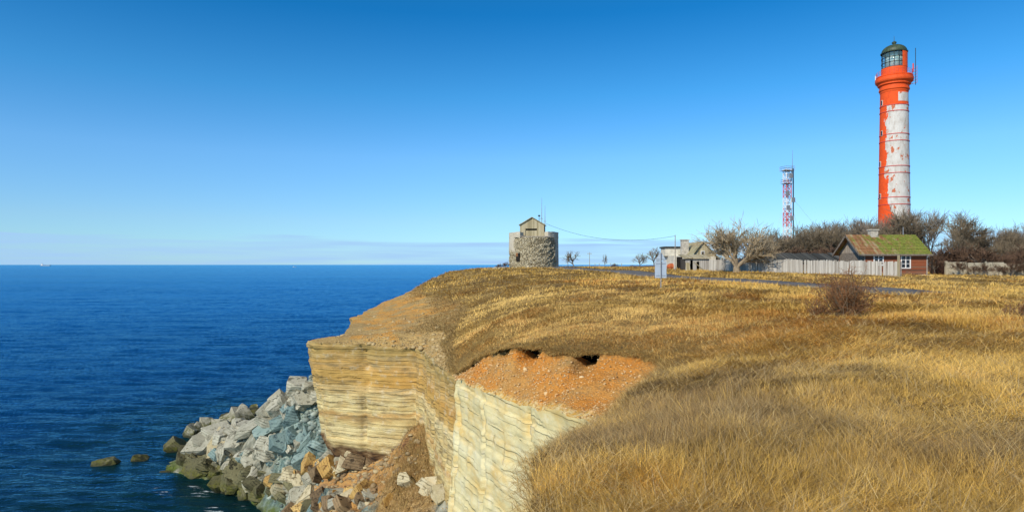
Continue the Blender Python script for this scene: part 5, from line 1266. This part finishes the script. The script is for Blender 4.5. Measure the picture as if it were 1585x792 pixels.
# ------------------------------------------------------------------ bare trees
class Seg:
    def __init__(s): s.p = []; s.c = []
def grow_tree(seed, h, spread=1.0, r0=.2, forks=((0.15, 5), (0, 5), (0, 5), (0, 5)), lean=(0, 0), trunk_frac=.25, droop=0.0, wide=.8, limbs=None):
    rnd = random.Random(seed); big, small = [], []
    def go(p, d, L, r, lv):
        k = 4 if lv < 2 else (3 if lv < 3 else 2); pts = [p.copy()]; dirs = []
        for i in range(k):
            d = (d + Vector((rnd.gauss(0, .16), rnd.gauss(0, .16), rnd.gauss(0, .12) + .06 - droop))).normalized(); p = p + d * (L / k); pts.append(p.copy()); dirs.append(d.copy())
        rr_ = [r * (1 - .5 * i / k) for i in range(k + 1)]
        (big if lv < 2 else small).append((pts, rr_))
        if lv >= len(forks): return
        nchild = forks[lv][1]
        for c in range(nchild):
            t = rnd.uniform(.35, 1) if c < nchild - 1 else 1.0
            if lv == 0: t = rnd.uniform(.55, 1.0) if c < nchild - 2 else 1.0
            f = t * k; i = min(k - 1, int(f)); q = pts[i].lerp(pts[i + 1], f - i); dd = dirs[i]
            a = rnd.uniform(0, 6.28); s_ = dd.orthogonal().normalized(); s_ = Matrix.Rotation(a, 3, dd) @ s_
            w_ = rnd.uniform(.45, wide + .35) * spread
            nd = (dd + s_ * w_).normalized()
            go(q, nd, L * rnd.uniform(.55, .82) * (1.25 if lv == 0 else 1), r * (.55 if lv else .6) , lv + 1)
    if limbs:
        big.append(([Vector((0, 0, -.1)), Vector((.05, 0, .5)), Vector((.0, .05, 1.1)), Vector((.05, 0, 1.5))], [r0 * 1.25, r0, r0 * .95, r0 * .8]))
        for (d_, L_, r_, z_) in limbs: go(Vector((.03, 0, z_)), Vector(d_).normalized(), L_, r_, 1)
    else: go(Vector((0, 0, 0)), Vector((lean[0], lean[1], 1)).normalized(), h * trunk_frac, r0, 0)
    zmax = max(p.z for b in small for p in b[0]); s = h / zmax
    for lst in (big, small):
        for i, (pts, rr_) in enumerate(lst): lst[i] = ([p * s for p in pts], rr_)
    return big, small
def tree_meshes(name, seed, h, mt, mc, tw=.016, **kw):
    big, small = grow_tree(seed, h, **kw); m = MB()
    for pts, rr_ in big: m.tube(pts, rr_, 7, cap=False)
    m2 = MB()
    for pts, rr_ in small: m2.tube(pts, [max(tw, r_) for r_ in rr_[:-1]] + [tw * .6], 3, cap=False)
    e = empty(name, (0, 0, -50)); m.build("trunk", M[mt], e, normals=False, smooth=True); m2.build("crown", M[mc], e, normals=False); return e
def place(e, u, Y, vtop, hmodel, label, group=None, cat="tree", first=False, wscale=1.0, rz=None):
    x = ax(u, Y); z = gz(x, Y) - .1; hh = (az(vtop, Y) - z); sc_ = hh / hmodel; rnd = random.Random(int(u * 7 + Y))
    rz = rnd.uniform(0, 6.28) if rz is None else rz
    if first: e.location = (x, Y, z); e.rotation_euler = (0, 0, rz); e.scale = (sc_ * wscale, sc_ * wscale, sc_); return tag(e, label, cat, group)
    return dup(e, (x, Y, z), rz, (sc_ * wscale, sc_ * wscale, sc_), label=label, cat=cat, group=group)
def big_tree():
    big, small = [], []
    e = tree_meshes("bare_tree", 27, 8.0, "bark", "twig_tan", .010, r0=.42, forks=((0, 5), (0, 8), (0, 6), (0, 6), (0, 2)), wide=.75, droop=-.03, spread=.9,
                    limbs=[((-.55, .1, .85), 3.6, .20, 1.2), ((-.15, -.3, 1), 4.8, .22, 1.4), ((.45, .2, .9), 4.6, .26, 1.3), ((.75, -.2, .6), 4.4, .18, 1.4), ((.12, .4, 1), 4.6, .20, 1.4)])
    place(e, 1140, 88.5, 325, 8.0, "big spreading bare tree with a thick twisted trunk in front of the board fence", first=True, wscale=1.1, rz=0)
big_tree()
TV = [tree_meshes("bare_tree", 31 + i, 10.0, "bark_grey", ("twig_grey", "twig_grey", "bark_grey")[i % 3], .021, spread=(.75, .9, .65, .8, 1.0)[i], r0=.2, forks=((0, 6), (0, 6), (0, 6), (0, 7)), droop=-.05, trunk_frac=(.3, .26, .34, .3, .22)[i], wide=.75) for i in range(5)]
used = set()
def bt(i, u, Y, v, label, group=None, ws=1.0):
    place(TV[i], u, Y, v, 10.0, label, group, first=i not in used, wscale=ws); used.add(i)
bt(4, 1430, 112, 314, "broad dense bare tree just right of the lighthouse base behind the red house", ws=1.25)
bt(1, 1468, 108, 318, "rounded grey bare tree behind the right end of the red house", ws=1.15)
bt(0, 1399, 130, 330, "bare tree with its twigs against the whitewashed foot of the lighthouse", ws=.8)
bt(2, 1450, 128, 319, "tall narrow bare tree behind the broad one right of the lighthouse")
gT = "bare trees of the wood behind the sheds"; rnd = random.Random(8)
for k, (u, v) in enumerate([(1188, 352), (1203, 362), (1218, 372), (1232, 347), (1243, 356), (1255, 362), (1266, 352), (1277, 349), (1290, 345), (1301, 350), (1312, 342), (1322, 338), (1333, 340), (1344, 336), (1352, 343), (1362, 346), (1372, 352), (1286, 358), (1262, 368), (1228, 366), (1308, 356), (1330, 352), (1195, 374), (1350, 356), (1240, 372), (1276, 366)]):
    bt(rnd.randrange(5), u, rnd.uniform(112, 138), v - 6, "bare tree in the leafless wood behind the long dark shed", gT, 1.05)
gR = "bare trees along the right skyline"
for k, (u, v) in enumerate([(1488, 352), (1497, 372), (1512, 380), (1525, 350), (1533, 346), (1545, 356), (1556, 350), (1568, 354), (1577, 344), (1586, 338), (1598, 335), (1615, 345), (1640, 338), (1539, 366), (1562, 368), (1580, 362), (1506, 388)]):
    bt(rnd.randrange(5), u, rnd.uniform(100, 125), v + 1, "bare tree of the leafless row beyond the mottled panel wall", gR, .95)
# small trees by the stone tower and the road
ST_ = tree_meshes("small_tree", 51, 3.6, "bark_grey", "twig_grey", .022, spread=1.1, r0=.11, forks=((0, 7), (0, 5), (0, 5)), trunk_frac=.16, wide=1.0)
place(ST_, 888.5, 118, 387, 3.6, "small round bare tree right of the stone tower", first=True, wscale=1.2)
place(ST_, 1012, 140, 381.5, 3.6, "dark round bare tree left of the old house, the taller of the pair", wscale=.95)
place(ST_, 990, 140, 391, 3.6, "lower round bare tree of the pair left of the old house", wscale=1.1)
place(ST_, 1034, 128, 388, 3.6, "small bare tree close behind the dark wire pole", wscale=.8)
place(ST_, 935.5, 128, 392, 3.6, "slim conical sapling beyond the road bend", wscale=.42)
place(ST_, 1125, 100, 362, 3.6, "small bare tree behind the fence left of the big spreading tree", wscale=.8)
sh = tree_meshes("bare_shrub", 61, 1.5, "bark_grey", "twig_dark", .012, spread=1.3, r0=.03, forks=((0, 9), (0, 6), (0, 5)), trunk_frac=.12, wide=1.2)
def shrub(first, u, Y, v, label, ws=1.0, group=None): place(sh, u, Y, v, 1.5, label, group, "shrub", first, ws)
shrub(True, 783, 117, 404, "brown shrub against the left foot of the stone tower", 1.2)
shrub(False, 772, 116, 407, "low brown shrub left of the stone tower's shrub", 1.4)
shrub(False, 950, 128, 407, "low dark shrub beyond the road bend", 1.6)
gS = "brown shrubs of the thicket by the panel wall"
for k in range(30):
    u = 1448 + k * 6.5; Y = rnd.uniform(82.2, 83.4) if k % 3 == 0 and u > 1475 else rnd.uniform(86, 96)
    shrub(False, u, Y, rnd.uniform(374, 392) if Y > 85 else rnd.uniform(400, 408), "brown leafless shrub of the thicket around the mottled panel wall", 1.1, gS)
gS2 = "brown shrubs behind the shed"
for k in range(34):
    u = 1100 + k * 7.6; shrub(False, u, rnd.uniform(104, 112), rnd.uniform(374, 392) if u > 1160 else rnd.uniform(394, 400), "reddish leafless shrub behind the long dark shed", 1.5, gS2)

# dense undergrowth: one mass
def thicket(name, boxes, cnt, col0, col1, label):
    xs, ys, zs, hs_ = [], [], [], []
    for (u0, u1, Y0, Y1, h_) in boxes:
        k = int(cnt * (u1 - u0) / 100); y = Y0 + (Y1 - Y0) * RS.rand(k); x = (u0 + (u1 - u0) * RS.rand(k) - U0) / FPX * y
        xs.append(x); ys.append(y); hs_.append(h_ * (.7 + .5 * fbm(x * .3, y * .3, 0, 401, 3)) * (.6 + .5 * RS.rand(k)))
    x, y, h_ = map(np.concatenate, (xs, ys, hs_)); n = len(x)
    return blades(name, x, y, ground(x, y), h_, .03 + .03 * RS.rand(n), np.abs(RS.randn(n)) * .22, RS.rand(n) * 6.28, RS.randn(n) * .5, col_lerp(col0, col1, RS.rand(n)), M["blade"], label, cat="undergrowth")
thicket("undergrowth", [(1440, 1660, 86, 100, 3.4), (1440, 1660, 100, 118, 4.6)], 3600, (0.05, 0.025, 0.018), (0.15, 0.075, 0.045), "dark reddish brown thicket behind the mottled panel wall")
thicket("undergrowth", [(1165, 1440, 105, 128, 2.7), (1100, 1170, 106, 118, 2.0), (975, 1040, 130, 140, .9)], 3000, (0.09, 0.05, 0.03), (0.24, 0.15, 0.085), "brown leafless undergrowth filling the wood behind the sheds")

# foreground shrubs in the grass
def bush(loc, h, n_, label, seed, spread=.6, cols=((0.16, 0.07, 0.045), (0.36, 0.22, 0.13))):
    rnd = random.Random(seed); e = empty("bare_bush", loc); m, m2 = MB(), MB()
    for i in range(n_):
        a = rnd.uniform(0, 6.28); r_ = rnd.uniform(0, .35) * h * .6; p = Vector((r_ * math.cos(a), r_ * math.sin(a), -.05)); d = Vector((math.cos(a) * rnd.uniform(0, spread), math.sin(a) * rnd.uniform(0, spread), 1)).normalized(); L = h * rnd.uniform(.5, 1.05); pts = [p]
        for k in range(6):
            d = (d + Vector((rnd.gauss(0, .2), rnd.gauss(0, .2), rnd.gauss(0, .1)))).normalized(); pts.append(pts[-1] + d * L / 6)
        m.tube(pts, [.013 * (1 - .11 * k) for k in range(7)], 4, cap=False)
        for j in range(16):
            k = rnd.randrange(1, 6); q = pts[k].lerp(pts[k + 1], rnd.random()); dd = Vector((rnd.gauss(0, 1), rnd.gauss(0, 1), rnd.gauss(.35, .8))).normalized(); l2 = h * rnd.uniform(.08, .24); q2 = q + dd * l2 * .5; dd2 = (dd + Vector((rnd.gauss(0, .5), rnd.gauss(0, .5), rnd.gauss(0, .5)))).normalized()
            m2.tube([q, q2, q2 + dd2 * l2 * .5], [.006, .005, .003], 3, cap=False)
            for _ in range(2):
                d3 = Vector((rnd.gauss(0, 1), rnd.gauss(0, 1), rnd.gauss(0, 1))).normalized(); m2.tube([q2, q2 + d3 * l2 * .4], [.004, .003], 3, cap=False)
    m.build("stem", M["twig_grey"], e, normals=False); m2.build("twig_crown", M["twig_red"], e, normals=False); return tag(e, label, "shrub")
x = ax(1313, 21.5); bush((x, 21.5, gz(x, 21.5)), 1.2 * (az(424, 21.5) - gz(x, 21.5)), 110, "large tangled reddish brown bush standing alone in the golden grass", 3, .55)
x = ax(1270, 22.5); bush((x, 22.5, gz(x, 22.5)), .85, 34, "low rusty bush left of the large tangled bush", 4, .8)
x = ax(1582, 20); bush((x, 20, gz(x, 20)), az(462, 20) - gz(x, 20), 16, "thin dark bush at the right edge of the photo", 5, .35)
x = ax(1560, 20.5); bush((x, 20.5, gz(x, 20.5)), .6, 14, "small low bush beside the thin dark one at the right edge", 6, .6)
print("objects", len(bpy.data.objects))
